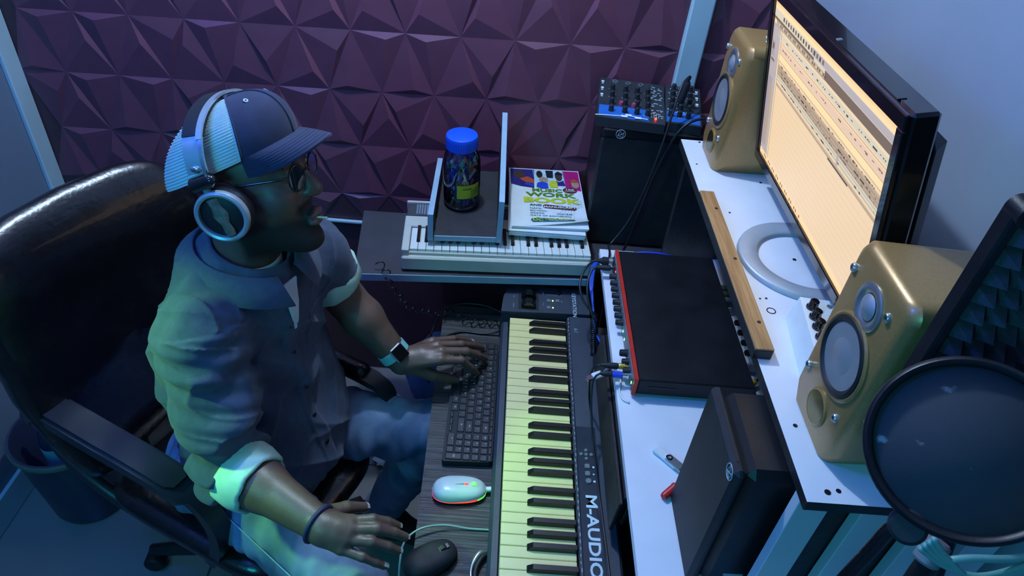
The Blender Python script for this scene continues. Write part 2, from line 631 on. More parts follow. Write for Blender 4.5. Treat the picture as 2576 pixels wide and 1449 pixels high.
# ================================================================ master keyboard
M['key_white'] = mat('aged_ivory_keys', (.84, .72, .31), .35, var=.03, scale=25, coat=.1)
M['key_black'] = mat('black_keys', (.010, .010, .012), .3, var=.1, bump=.04, bscale=200, stretch=(1, 6, 6))
M['ks_body'] = mat('blue_black_keyboard_case', (.030, .040, .060), .5, var=.1, scale=60, bump=.06, bscale=700)
M['ks_panel'] = mat('glossy_blue_black_panel', (.020, .027, .042), .25, var=.15, scale=20, coat=.1)

ks = thing('midi_keyboard', 'long dark piano keyboard with cream keys on the black tray', 'keyboard', (.1, -.38, .655))
K0, NW, PW = 0.0, 36, .0235
YE = -NW * PW
b = MB()
# case: bottom slab, front lip, left block, rear panel
b.box((.098, (YE + .095) / 2, .679), (.236, .125 - YE + .016, .034), .006)
b.box((.185, (YE + .0) / 2, .722), (.078, .03 - YE, .056), .006)
b.prism([(-.024, .010), (.205, .022), (.205, .095), (.185, .122), (.02, .118), (-.012, .100), (-.020, .070)], .665, .7504)
b.build('case', M['ks_body'], ks)
b = MB()
b.prism([(-.021, .668), (-.021, .709), (-.015, .716), (-.003, .716), (-.003, .668)], YE - .008, .012, tr=lambda q: V((q.x, q.z, q.y)))
b.build('front_rail', M['ks_body'], ks, smooth=0)
b = MB()
b.box((.172, (-.345 + YE - .01) / 2, .7502), (.042, -.345 - YE + .0, .0022), .001)
b.build('control_panel', M['ks_panel'], ks, smooth=0)
# fallboard strip with the tiny print
b = MB()
b.box((.1475, YE / 2, .745), (.006, -YE + .004, .014), .001)
b.build('fallboard', M['ks_body'], ks, smooth=0)
b = MB()
b.box((.0708, -PW / 2, .729), (.1416, PW - .0011, .022), .0012)
wk = b.build('white_key', M['key_white'], ks, smooth=0)
for k in range(1, NW):
    c = dup(wk)
    c.location.y -= PW * k
b = MB()
x0, x1, x2, wd, wt, zt = .049, .060, .1415, .0063, .0048, .0525
b.add([(x0, -wd, .7395), (x2, -wd, .7395), (x2, wd, .7395), (x0, wd, .7395), (x0 + .001, -wd, .7425), (x2, -wd, .7425), (x2, wd, .7425), (x0 + .001, wd, .7425), (x1, -wt, .752), (x2, -wt, .752), (x2, wt, .752), (x1, wt, .752)],
      [(0, 1, 5, 4), (1, 2, 6, 5), (2, 3, 7, 6), (3, 0, 4, 7), (4, 5, 9, 8), (5, 6, 10, 9), (6, 7, 11, 10), (7, 4, 8, 11), (8, 9, 10, 11)])
bk = b.build('black_key', M['key_black'], ks, smooth=0)
first = True
z0 = bk.location.copy()
for o_ in range(5):
    for i, off in ((1, .0018), (2, -.0018), (4, .0026), (5, 0), (6, -.0026)):
        c = bk if first else dup(bk)
        first = False
        c.location = (z0.x, -(o_ * 7 + i) * PW - ks.location.y + off, z0.z)
# pitch and modulation wheels, slider, buttons, prints
for y in (.072, .037):
    w_ = MB()
    w_.lathe([(.0165, -.0105), (.0185, -.0085), (.0185, .0085), (.0165, .0105)], (.046, y, .7535), (0, 1, 0), 28)
    for k in range(14):
        a_ = 2 * PI * k / 14
        w_.box((.046 + .0185 * math.cos(a_), y, .7535 + .0185 * math.sin(a_)), (.002, .017, .003), rot=(0, -a_, 0))
    w_.build('wheel', M['gloss_black'], ks, smooth=30)
b = MB()
b.box((.046, .0545, .7502), (.052, .064, .002), .0008)
b.build('wheel_well', M['soft_black'], ks, smooth=0)
b = MB().box((.113, .096, .7502), (.044, .004, .0016))
b.build('slider_slot', M['rubber'], ks, smooth=0)
MB().box((.126, .096, .754), (.005, .012, .008), .001).build('slider_cap', M['black_plastic'], ks, smooth=0)
b = MB()
for k in range(9):
    b.box((.095 + k * .0045, .0895, .7504), (.0008, .0035, .0006))
b.build('slider_scale', M['dim_print'], ks, smooth=0)
for x, y in ((.099, .065), (.122, .067), (.0985, .0375)):
    MB().box((x, y, .751), (.010, .010, .004), .001).build('button', M['grey_plastic'], ks, smooth=0)
for y in (.066, .038):
    MB().cyl((.1095, y, .750), (.1095, y, .7518), .0019, n=10).build('light', M['lime_led'], ks)
text('print', 'KEYSTATION', .0145, (.1655, .105, .7509), (0, -1, 0), (1, 0, 0), M['print_white'], ks, 1.13, 'LEFT')
text('print', '61', .0145, (.1655, -.0345, .7509), (0, -1, 0), (1, 0, 0), M['dim_print'], ks, 1.25, 'LEFT')
text('print', 'M-AUDIO', .031, (.173, -.521, .7516), (0, -1, 0), (1, 0, 0), M['print_white'], ks, 1.32, 'LEFT', bold=.0007)
for s_, x, y in (('pitch', .0075, .072), ('modulation', .0075, .037), ('volume', .085, .094), ('octave', .085, .05), ('edit', .133, .066)):
    text('print', s_, .0042, (x, y, .7509), (0, -1, 0), (1, 0, 0), M['dim_print'], ks)
for dx, dy, rr in ((0, 0, .004), (.0105, 0, .0042), (-.0105, 0, .0042), (0, .0105, .0042), (0, -.0105, .0042)):
    MB().box((.170 + dx, -.4245 + dy, .7525), (.0075, .0075, .004), .0018, rot=(0, 0, 0 if dx == dy == 0 else .785)).build('button', M['grey_plastic'], ks, smooth=0)
for y in (-.454, -.472):
    MB().box((.1705, y, .7525), (.0115, .0115, .004), .0018).build('button', M['grey_plastic'], ks, smooth=0)
MB().cyl((.171, -.490, .7505), (.171, -.490, .7545), .0062, n=20, bev=.001).build('button', M['grey_plastic'], ks)
b = MB()
b.box((.183, -.4555, .7516), (.0042, .0042, .0006))
b.prism([(.181, -.4705), (.1855, -.473), (.181, -.4755)], .7513, .7519)
b.cyl((.183, -.490, .7513), (.183, -.490, .7519), .0026, n=12)
b.build('transport_marks', M['print_white'], ks, smooth=0)
rr = random.Random(5)
b = MB()
for k in range(60):
    b.box((.1475 + rr.uniform(-.0012, .0012), -.004 - k * .0141, .7523), (.0016, rr.uniform(.003, .008), .0004))
b.build('note_names', M['dim_print'], ks, smooth=0)

# ================================================================ computer keyboard
kb = thing('computer_keyboard', 'slim black computer keyboard lying in front of the long piano keyboard', 'keyboard', (-.075, -.22, .655))
kb_case = M['soft_black']
M['keycap'] = mat('black_keycap', (.016, .018, .021), .42, var=.15, scale=60, bump=.03, bscale=500)
b = MB()
b.prism([(-.127, -.407), (-.026, -.402), (-.0225, -.398), (-.0225, -.034), (-.027, -.030), (-.125, -.030), (-.131, -.036), (-.131, -.403)], .660, .672)
b.box((-.036, -.21, .659), (.02, .34, .008), .002)
b.build('case', kb_case, kb, smooth=0)
PX = .0187


def cap(x, y, wx, wy, s_=None):
    q = MB()
    hx, hy = wx / 2 - .0013, wy / 2 - .0013
    z0_, z1_ = .6718, .6748
    q.box((x, y, (z0_ + z1_) / 2), (hx * 2, hy * 2, z1_ - z0_), .0014)
    o = q.build('key', M['keycap'], kb, smooth=0)
    if s_:
        text('legend', s_, .0058, (x + (.001 if len(s_) > 1 else .002), y + (.0 if len(s_) > 1 else .002), .67495), (0, -1, 0), (1, 0, 0), M['print_white'], o, .8 if len(s_) < 3 else .55, extrude=.0001)


XR_ = [-.1165, -.0978, -.0791, -.0604, -.0417]
PY = .0182
ya = -.3935
cap((XR_[0] + XR_[1]) / 2, ya, PX * 2, PY, 'Enter')
for r_, s_ in ((2, '+'), (3, '*'), (4, '-')):
    cap(XR_[r_], ya, PX, PY, s_)
for r_, s_ in enumerate(('.', '3', '6', '9', '/')):
    cap(XR_[r_], ya + PY, PX, PY, s_)
cap(XR_[0], ya + 2.5 * PY, PX, PY * 2, '0')
for r_, s_ in ((1, '2'), (2, '5'), (3, '8'), (4, '7')):
    cap(XR_[r_], ya + 2 * PY, PX, PY, s_)
for r_, s_ in ((1, '1'), (2, '4'), (3, '7'), (4, 'Num')):
    cap(XR_[r_], ya + 3 * PY, PX, PY, s_)
y1 = ya + 3 * PY + PY * .5 + .003          # near end of the main block
rows = [
    [(1, 'PgDn'), (1, 'PgUp'), (1, '<'), (1.2, 'Ctrl'), (1.2, 'Alt'), (4.6, None), (1.1, 'Alt'), (1, 'Fn'), (1.2, None), (1.2, 'Ctrl')],
    [(2.1, 'Shift')] + [(1, c) for c in ('/', '.', ',', 'M', 'N', 'B', 'V', 'C', 'X', 'Z')] + [(2.2, 'Shift')],
    [(1.75, 'Enter')] + [(1, c) for c in ("'", ';', 'L', 'K', 'J', 'H', 'G', 'F', 'D', 'S', 'A')] + [(1.6, 'Caps')],
    [(1, ']')] + [(1, c) for c in ('[', '+', 'P', 'O', 'I', 'U', 'Y', 'T', 'R', 'E', 'W', 'Q')] + [(1.4, 'Tab')],
    [(1.6, 'Back')] + [(1, c) for c in ('=', '-', '0', '9', '8', '7', '6', '5', '4', '3', '2', '1')] + [(1.0, '`')],
]
tot = -.034 - y1
for r_, row in enumerate(rows):
    u_ = tot / sum(q[0] for q in row)
    y = y1
    for wdt, s_ in row:
        if r_ == 0 and s_ in ('PgDn', 'PgUp', '<'):
            cap(XR_[0] - .004, y + wdt * u_ / 2, PX * .5, wdt * u_, None)
        else:
            cap(XR_[r_], y + wdt * u_ / 2, PX, wdt * u_, s_)
        y += wdt * u_
for k in range(19):
    cap(-.0285, ya + k * (-.036 - ya) / 18.4, .010, (-.036 - ya) / 18.4)

# ================================================================ mice and cables on the tray


def mouse(name, label, c, L, W_, H_, rot, m_body, base_m):
    t = thing(name, label, 'mouse', (c[0], c[1], .655), (0, 0, rot))
    q = MB()

    def fn(u, v):
        a = 2 * PI * u
        ca, sa = math.cos(a), math.sin(a)
        ex = 2.6
        rx = abs(ca) ** (2 / ex) * (1 if ca > 0 else -1)
        ry = abs(sa) ** (2 / ex) * (1 if sa > 0 else -1)
        k = math.sin(v * PI / 2) ** .55
        z = H_ * .35 + (H_ * .65) * math.cos(v * PI / 2) ** .9 * (1 - .22 * (rx * k + .1))
        return V((rx * L / 2 * k, ry * W_ / 2 * k * (1 - .06 * rx), z if v < .999 else H_ * .35))
    q.grid(fn, 40, 12, wrap=True)
    q.build('shell', m_body, t, local=True, smooth=180)
    q = MB()

    def ring(s_, z):
        return [V((abs(math.cos(a)) ** (2 / 2.6) * (1 if math.cos(a) > 0 else -1) * L / 2 * s_, abs(math.sin(a)) ** (2 / 2.6) * (1 if math.sin(a) > 0 else -1) * W_ / 2 * s_, z)) for a in [2 * PI * i / 40 for i in range(40)]]
    R = [ring(.9, .001), ring(.98, H_ * .12), ring(1.0, H_ * .28)]
    P = [p for r_ in R for p in r_]
    F = [(j * 40 + i, j * 40 + (i + 1) % 40, j * 40 + 40 + (i + 1) % 40, j * 40 + 40 + i) for j in range(2) for i in range(40)] + [tuple(range(40))[::-1]]
    q.add(P, F)
    q.build('base', base_m, t, local=True, smooth=60)
    return t, ring


M['mouse_white'] = mat('pearl_white_mouse', (.62, .74, .66), .3, var=.03, coat=.3)
t, ring = mouse('white_mouse', 'white computer mouse with glowing red and green rim on the tray', (-.087, -.474), .112, .060, .034, .12, M['mouse_white'], M['soft_black'])
q = MB()
P = ring(1.005, .0095) + ring(1.005, .0125)
rgb_r, rgb_g = emit('mouse_red_glow', (1, .03, .01), 3.0), emit('mouse_green_glow', (.15, 1, .05), 2.2)
q.add(P, [(i, (i + 1) % 40, 40 + (i + 1) % 40, 40 + i) for i in range(40)])
q.m = [0 if (i > 18 and i < 34) else 1 for i in range(40)]
q.build('light_strip', [rgb_r, rgb_g], t, local=True)
q = MB().cyl((.030, -.004, .0275), (.030, .004, .0275), .007, n=18)
q.build('wheel', emit('wheel_green_glow', (.3, 1, .3), .6), t, local=True)
MB().box((.014, 0, .0333), (.007, .004, .002), .0005).build('button', rgb_r, t, local=True, smooth=0)
MB().box((-.001, 0, .0337), (.022, .001, .001)).build('seam', M['grey_plastic'], t, local=True, smooth=0)
MB().box((.060, .0, .012), (.016, .010, .008), .0015).build('plug', M['white_plastic'], t, local=True, smooth=0)

t, ring = mouse('black_mouse', 'matt black computer mouse at the near end of the tray', (-.128, -.634), .108, .064, .037, .62, M['soft_black'], M['black_plastic'])
q = MB().cyl((.026, -.004, .029), (.026, .004, .029), .009, n=18)
q.build('wheel', M['rubber'], t, local=True)
MB().box((.026, 0, .0335), (.026, .011, .002), .001).build('wheel_slot', M['gloss_black'], t, local=True, smooth=0)
MB().box((.037, 0, .0318), (.007, .008, .002), .001, rot=(0, .25, 0)).build('button', M['grey_plastic'], t, local=True, smooth=0)


def spline(pts, n=8):
    pts = [V(p) for p in pts]
    P = [pts[0] * 2 - pts[1]] + pts + [pts[-1] * 2 - pts[-2]]
    out = []
    for i in range(1, len(P) - 2):
        for k in range(n):
            t_ = k / n
            a, b2, c, d_ = P[i - 1], P[i], P[i + 1], P[i + 2]
            out.append(.5 * ((2 * b2) + (c - a) * t_ + (2 * a - 5 * b2 + 4 * c - d_) * t_ ** 2 + (3 * b2 - a - 3 * c + d_) * t_ ** 3))
    out.append(pts[-1])
    return out


def cable(name, label, pts, r, m_, n=8, cat='cable'):
    q = MB().tube(spline(pts, n), r, 8)
    o = q.build(name, m_, None, smooth=180)
    return tag(o, label, cat)


M['cable_grey'] = mat('pale_grey_cable', (.25, .33, .34), .4, var=.08)
cable('mouse_cable', 'thin pale grey cable looping over the tray edge beside the black mouse',
      [(-.016, -.556, .659), (-.06, -.557, .660), (-.11, -.558, .668), (-.155, -.572, .672), (-.183, -.596, .662), (-.188, -.63, .64), (-.186, -.66, .60)], .0022, M['cable_grey'])
q = MB()
pts = spline([(-.022, -.606, .664), (-.036, -.614, .668), (-.047, -.634, .668), (-.050, -.655, .666), (-.044, -.68, .664), (-.030, -.69, .662)], 8)
q.tube(pts, [.0045 + .0015 * math.sin(i * .2) for i in range(len(pts))], 10)
clip = thing('headset_hoop', 'grey and black curved hoop lying by the near front of the piano keyboard', 'hoop', (-.03, -.645, .655))
q.build('band', M['silver'], clip, smooth=180)
MB().tube([p + V((.008, -.003, -.003)) for p in pts], .0055, 10).build('pad', M['rubber'], clip, smooth=180)

# coiled cable across the tray's far end and up to the wall board


def coil(path, r_coil, turns, r, jitter=0.0, seed=1):
    p = spline(path, 24)
    L = [0]
    for i in range(1, len(p)):
        L.append(L[-1] + (p[i] - p[i - 1]).length)
    tot_ = L[-1]
    out = []
    rg = random.Random(seed)
    n = turns * 12
    k = 0
    for i in range(n + 1):
        s_ = tot_ * i / n
        while k < len(L) - 2 and L[k + 1] < s_:
            k += 1
        f = (s_ - L[k]) / max(1e-6, L[k + 1] - L[k])
        c = p[k].lerp(p[k + 1], f)
        d_ = (p[k + 1] - p[k]).normalized()
        u, v, _ = MB.frame(d_)
        a = 2 * PI * i / 12
        rr_ = r_coil * (1 + jitter * math.sin(i * .37 + seed))
        out.append(c + u * (rr_ * math.cos(a)) + v * (rr_ * math.sin(a)))
    return out


cc = MB().tube(coil([(-.345, .085, .815), (-.325, .06, .805), (-.30, .03, .775), (-.26, .02, .735), (-.215, .04, .70), (-.185, .06, .685), (-.16, .075, .672), (-.12, .062, .668), (-.085, .05, .668), (-.055, .056, .668), (-.022, .058, .668)], .0085, 17, .0016, .4), .0016, 6)
tag(cc.build('springy_cable', M['gloss_black'], smooth=180), 'springy black coiled cable running from the wall board down over the tray', 'cable')
cable('black_cable', 'black cable curving over the far end of the tray towards the long keyboard', [(-.018, .098, .668), (-.07, .118, .672), (-.13, .122, .668), (-.175, .10, .662), (-.197, .07, .64), (-.21, .03, .60), (-.22, 0, .52)], .0028, M['cable_black'])
cable('looped_cable', 'black cable lying across the tray beyond the computer keyboard', [(-.005, .02, .700), (-.028, .020, .668), (-.07, .018, .659), (-.12, .02, .659), (-.160, .0, .660), (-.188, -.025, .656), (-.198, -.05, .62), (-.20, -.06, .54)], .0026, M['cable_black'])
# ================================================================ rack audio unit
au = thing('audio_interface', 'flat black rack unit with red front edge lying on the white desk', 'audio interface', (.36, -.165, .89))
MB().box((.365, -.1655, .9190), (.232, .433, .0415), .0025).build('case', M['black_metal'], au, smooth=0)
b = MB()
b.box((.2445, -.1655, .9192), (.0085, .437, .0450), .0012)
b.build('front_frame', M['red_metal'], au, smooth=0)
b = MB()
b.box((.2402, -.1655, .9185), (.002, .420, .036), .0008)
b.build('front_panel', M['grey_plastic'], au, smooth=0)
for x, y in ((.262, -.36), (.46, -.36), (.262, .03), (.46, .03)):
    MB().cyl((x, y, .890), (x, y, .899), .009, n=12).build('foot', M['rubber'], au)
for x, y in ((.256, .043), (.256, -.09), (.256, -.21), (.256, -.365), (.468, .03), (.466, -.06)):
    MB().cyl((x, y, .9396), (x, y, .9404), .0026, n=10).build('screw', M['screw'], au)
b = MB().box((.30, -.3822, .921), (.058, .0012, .004))
b.build('side_slot', M['rubber'], au, smooth=0)


def knob(parent, y, r, L, m_=None, z=.9185):
    q = MB()
    q.lathe([(r * 1.1, 0), (r * 1.1, .002), (r, .003), (r * .94, L - .0012), (r * .8, L)], (.2392, y, z), (-1, 0, 0), 20)
    q.box((.2392 - L / 2, y, z + r), (L * .9, .0012, .0012))
    return q.build('knob', m_ or M['soft_black'], parent, smooth=35)


for y in (-.029, -.053, -.076, -.0995, -.123, -.146, -.169, -.192):
    knob(au, y, .0068, .016)
knob(au, -.287, .0078, .016)
knob(au, -.312, .0066, .014)
knob(au, -.337, .0066, .014)
for y in (.031, .004):
    MB().cyl((.2392, y, .9185), (.2352, y, .9185), .0118, n=24).build('combo_socket', M['rubber'], au)
for k, y in enumerate((-.212, -.238, -.279, -.303)):
    MB().box((.2386, y, .912), (.0014, .004, .005), .0004).build('light', M['green_led'] if k < 2 else M['rubber'], au, smooth=0)
MB().box((.2386, -.012, .921), (.0014, .003, .003), .0004).build('light', M['red_led'], au, smooth=0)
MB().box((.2390, -.369, .919), (.0022, .010, .012), .0006).build('power_switch', M['soft_black'], au, smooth=0)
MB().box((.2376, -.3725, .921), (.0014, .004, .006), .0003).build('light', M['green_led'], au, smooth=0)

# plugs on the front
pl = thing('microphone_plug', 'black and silver round plug with cable, farthest on the rack unit front', 'plug', (.22, .031, .91))
q = MB()
q.lathe([(.0092, 0), (.0092, .011)], (.235, .031, .9185), (-1, 0, 0), 20)
q.build('metal_shell', M['silver'], pl)
q = MB()
q.lathe([(.0098, 0), (.0105, .003), (.0105, .014), (.007, .018), (.0045, .026), (.003, .028)], (.2255, .031, .9185), (-1, 0, 0), 20)
q.build('grip', M['soft_black'], pl)
q = MB().tube(spline([(.199, .031, .9185), (.1859, .0272, .9160), (.1663, .0012, .9080), (.1558, -.0332, .8950), (.1607, -.0613, .8780), (.1783, -.0816, .8600), (.1985, -.0880, .8450), (.205, -.08, .825), (.207, -.07, .80)]), .003, 8)
q.build('lead', M['cable_black'], pl, smooth=180)
pl = thing('jack_plug', 'slim black jack plug with curved lead, second plug on the rack unit front', 'plug', (.22, .004, .91))
q = MB()
q.lathe([(.0032, 0), (.0032, .006), (.0066, .008), (.0072, .012), (.0068, .026), (.005, .034), (.0032, .042)], (.236, .004, .9185), (-1, 0, 0), 18)
q.build('grip', M['soft_black'], pl)
q = MB().tube(spline([(.196, .004, .9185), (.1834, -.004, .9140), (.1741, -.0301, .9000), (.1745, -.0618, .8800), (.1857, -.0862, .8550), (.1988, -.1023, .8300), (.205, -.105, .80), (.208, -.10, .775)]), .0028, 8)
q.build('lead', M['cable_black'], pl, smooth=180)
pl = thing('yellow_ringed_jack_plug', 'black jack plug with a brass yellow collar near the rack unit front end', 'plug', (.21, -.327, .91))
q = MB()
q.lathe([(.0032, 0), (.0032, .006), (.0062, .007), (.0062, .018), (.0054, .020)], (.2365, -.327, .9185), (-1, 0, 0), 18)
q.build('collar', mat('brass_collar', (.55, .38, .06), .3, .6), pl)
q = MB()
q.lathe([(.0056, 0), (.0066, .004), (.0066, .020), (.0045, .030), (.003, .036)], (.2165, -.327, .9185), (-1, 0, 0), 18)
q.build('grip', M['soft_black'], pl)
q = MB().tube(spline([(.181, -.327, .9185), (.172, -.326, .912), (.166, -.32, .89), (.170, -.31, .84), (.178, -.305, .79), (.186, -.31, .7565)]), .0024, 8)
q.build('lead', M['cable_black'], pl, smooth=180)
pl = thing('blue_plug', 'bright blue plug with black tail near the rack unit power switch', 'plug', (.21, -.349, .91))
q = MB().box((.212, -.350, .9175), (.022, .0125, .010), .0015)
q.build('blue_shell', M['blue_plastic'], pl, smooth=0)
q = MB().cyl((.222, -.350, .9175), (.2395, -.350, .9185), .0042, n=14)
q.build('tip', M['chrome'], pl)
q = MB().lathe([(.006, 0), (.0062, .010), (.0045, .020), (.003, .024)], (.2015, -.350, .9175), (-1, 0, 0), 14)
q.build('tail', M['soft_black'], pl)
q = MB().tube(spline([(.178, -.350, .917), (.168, -.354, .908), (.164, -.37, .885), (.170, -.42, .83), (.182, -.50, .785), (.190, -.58, .764), (.196, -.70, .7575), (.198, -.80, .7565)]), .0022, 8)
q.build('lead', M['cable_black'], pl, smooth=180)
pl = thing('white_usb_plug', 'white rectangular cable plug hanging over the white desk front edge', 'plug', (.175, -.34, .90))
q = MB().box((.1585, -.351, .902), (.014, .012, .0052), .0006, rot=(0, 0, .55))
q.build('metal_shell', M['chrome'], pl, smooth=0)
q = MB().box((.175, -.341, .9025), (.024, .0155, .008), .002, rot=(0, 0, .55))
q.build('grip', M['white_plastic'], pl, smooth=0)
q = MB().tube(spline([(.186, -.334, .9025), (.198, -.322, .905), (.212, -.308, .898), (.222, -.312, .893), (.224, -.345, .893), (.219, -.372, .892), (.224, -.392, .8925), (.236, -.40, .8925)]), .0022, 8)
q.build('lead', M['white_plastic'], pl, smooth=180)

# blue bundle and black coiled lead in the gap
q = MB()
for k in range(3):
    q.tube(spline([(.232 - .001 * k, .123 + .002 * k, .86), (.208 - .004 * k, .09, .858), (.198 - .003 * k, .03, .845), (.198, -.04 + .01 * k, .825), (.206, -.10, .80), (.222, -.13, .785)]), .003, 8)
tag(q.build('blue_lead', mat('blue_cable', (.01, .07, .42), .35, var=.1), smooth=180), 'loop of bright blue cable hanging at the far front corner of the white desk', 'cable')
q = MB().tube(spline([(.262, .066, .905), (.30, .068, .925), (.36, .064, .930), (.42, .062, .915), (.47, .06, .898)]), .0032, 8)
tag(q.build('blue_patch_lead', mat('blue_cable_two', (.01, .05, .5), .35, var=.1), smooth=180), 'blue cable running along the far end of the black rack unit', 'cable')
q = MB().tube(coil([(.2005, -.055, .80), (.199, -.10, .795), (.196, -.165, .79)], .0062, 17, .0017, .1), .0017, 6)
tag(q.build('coiled_lead', M['gloss_black'], smooth=180), 'tight black coiled lead hanging between the piano keyboard and the desk', 'cable')

# leads on the back of the rack unit
M['olive_plastic'] = mat('olive_connector', (.10, .12, .06), .5)
for k, (y, m_, nm, lb) in enumerate(((-.040, 'olive_plastic', 'olive_connector', 'olive green connector behind the rack unit, farthest one'), (-.062, 'olive_plastic', 'olive_connector', 'olive green connector behind the rack unit, middle one'), (-.084, 'grey_plastic', 'grey_connector', 'grey connector behind the rack unit beside the olive ones'), (-.125, 'silver', 'silver_connector', 'silver connector behind the rack unit under the wooden bar'))):
    t = thing(nm, lb, 'plug', (.495, y, .90))
    MB().lathe([(.0075, 0), (.0085, .003), (.0085, .018), (.006, .024), (.004, .034)], (.4805, y, .918), (1, 0, 0), 16).build('grip', M[m_], t)
    MB().tube(spline([(.513, y, .918), (.53, y - .004, .914), (.545, y - .015, .90), (.555, y - .03, .893)]), .003, 8).build('lead', M['cable_black'], t, smooth=180)
t = thing('power_strip', 'white mains strip with black sockets behind the rack unit', 'power strip', (.505, -.23, .89))
MB().box((.515, -.215, .905), (.045, .15, .03), .004).build('body', M['white_plastic'], t, smooth=0)
for k in range(4):
    MB().cyl((.500, -.165 - .032 * k, .9205), (.500, -.165 - .032 * k, .9225), .009, n=14).build('socket', M['rubber'], t)
t = thing('yellow_plug', 'small yellow plug lying behind the rack unit near its corner', 'plug', (.47, -.345, .89))
MB().box((.497, -.330, .903), (.02, .012, .012), .002, rot=(0, .2, .5)).build('yellow_shell', mat('yellow_plastic', (.75, .50, .02), .4), t, smooth=0)
MB().tube(spline([(.505, -.325, .903), (.525, -.315, .905), (.55, -.32, .893)]), .0024, 8).build('lead', M['cable_black'], t, smooth=180)

# small things on the desk
us = thing('usb_stick', 'white memory stick with swivel steel cover lying on the white desk', 'usb stick', (.29, -.53, .89), (0, 0, -.81))
MB().box((0, 0, .0052), (.052, .017, .0085), .002).build('body', M['white_plastic'], us, local=True, smooth=0)
MB().box((.018, 0, .0100), (.032, .0175, .0008), .0002).build('swivel_cover', M['silver'], us, local=True, smooth=0)
MB().lathe([(.0035, 0), (.0062, 0), (.0062, .0012), (.0035, .0012)], (.006, 0, .0102), (0, 0, 1), 18, closed=True).build('pivot_ring', M['chrome'], us, local=True)
MB().box((.032, 0, .005), (.014, .012, .0045), .0004).build('connector', M['silver'], us, local=True, smooth=0)
mk = thing('red_marker', 'red marker cap end poking out behind the black bookshelf speaker', 'pen', (.285, -.61, .89))
dr = V((-.026, -.024, 0)).normalized()
a = V((.2815, -.6085, .8985))
MB().lathe([(.0055, 0), (.0068, .003), (.0072, .030), (.0080, .032), (.0080, .034), (.0068, .036)], a + dr * .014, -dr, 16).build('cap', mat('red_pen_plastic', (.55, .015, .02), .35), mk)
MB().lathe([(.0058, 0), (.0058, .07)], a - dr * .0225, -dr, 14).build('barrel', M['white_plastic'], mk)

# ================================================================ black speakers
def emblem(parent, c, u, v, r):
    """a thin ring with an angular figure inside"""
    u, v = V(u), V(v)
    n = u.cross(v)
    q = MB()
    q.tube([V(c) + u * (r * math.cos(a_)) + v * (r * math.sin(a_)) for a_ in [2 * PI * i / 32 for i in range(32)]], r * .07, 6, closed=True)
    for p, s_ in (((-.6, -.35), (-.25, .75)), ((-.25, .75), (.25, -.05)), ((.25, -.05), (.65, .45)), ((.65, .45), (.45, -.75)), ((-.6, -.35), (.45, -.75)), ((-.25, .75), (.1, .15)), ((-.6, -.35), (.25, -.05))):
        q.tube([V(c) + u * (p[0] * r) + v * (p[1] * r), V(c) + u * (s_[0] * r) + v * (s_[1] * r)], r * .06, 5)
    return q.build('emblem', M['dim_print'], parent)


s1 = thing('bookshelf_speaker', 'black bookshelf speaker standing on the white desk at the near end', 'speaker', (.41, -.69, .89))
MB().box((.427, -.689, 1.032), (.244, .160, .279), .012).build('cabinet', M['black_plastic'], s1, smooth=30)
MB().box((.294, -.689, 1.0325), (.018, .164, .284), .007).build('grille', M['soft_black'], s1, smooth=30)
emblem(s1, (.2848, -.754, 1.158), (0, -1, 0), (0, 0, 1), .0115)
MB().box((.292, -.60 - .1, 1.1752), (.002, .1, .0006)).build('seam', M['rubber'], s1, smooth=0)
for x, y in ((.34, -.63), (.34, -.75), (.50, -.63), (.50, -.75)):
    MB().cyl((x, y, .890), (x, y, .894), .008, n=12).build('foot', M['rubber'], s1)
b = MB().box((.352, -.7695, .925), (.030, .001, .006))
b.build('badge', M['dim_print'], s1, smooth=0)

s2 = thing('tall_black_speaker', 'tall black speaker by the back wall with two small mixers on top', 'speaker', (.32, .38, .80))
MB().box((.322, .383, .974), (.255, .190, .340), .010).build('cabinet', M['black_plastic'], s2, smooth=30)
MB().box((.322, .281, .965), (.259, .016, .322), .006).build('grille', M['soft_black'], s2, smooth=30)
MB().box((.322, .279, 1.141), (.259, .020, .026), .005).build('top_band', M['black_plastic'], s2, smooth=30)
emblem(s2, (.2385, .2684, 1.141), (1, 0, 0), (0, 0, 1), .0118)
for x in (.22, .42):
    MB().box((x, .38, .802), (.03, .16, .004)).build('foot', M['rubber'], s2, smooth=0)

# ================================================================ mixers
M['mixer_blue'] = mat('mixer_blue_print', (.015, .11, .42), .4, var=.08)
M['mixer_top'] = mat('mixer_dark_panel', (.022, .026, .032), .4, var=.15)
M['yellow_print'] = mat('yellow_line', (.55, .50, .12), .5)


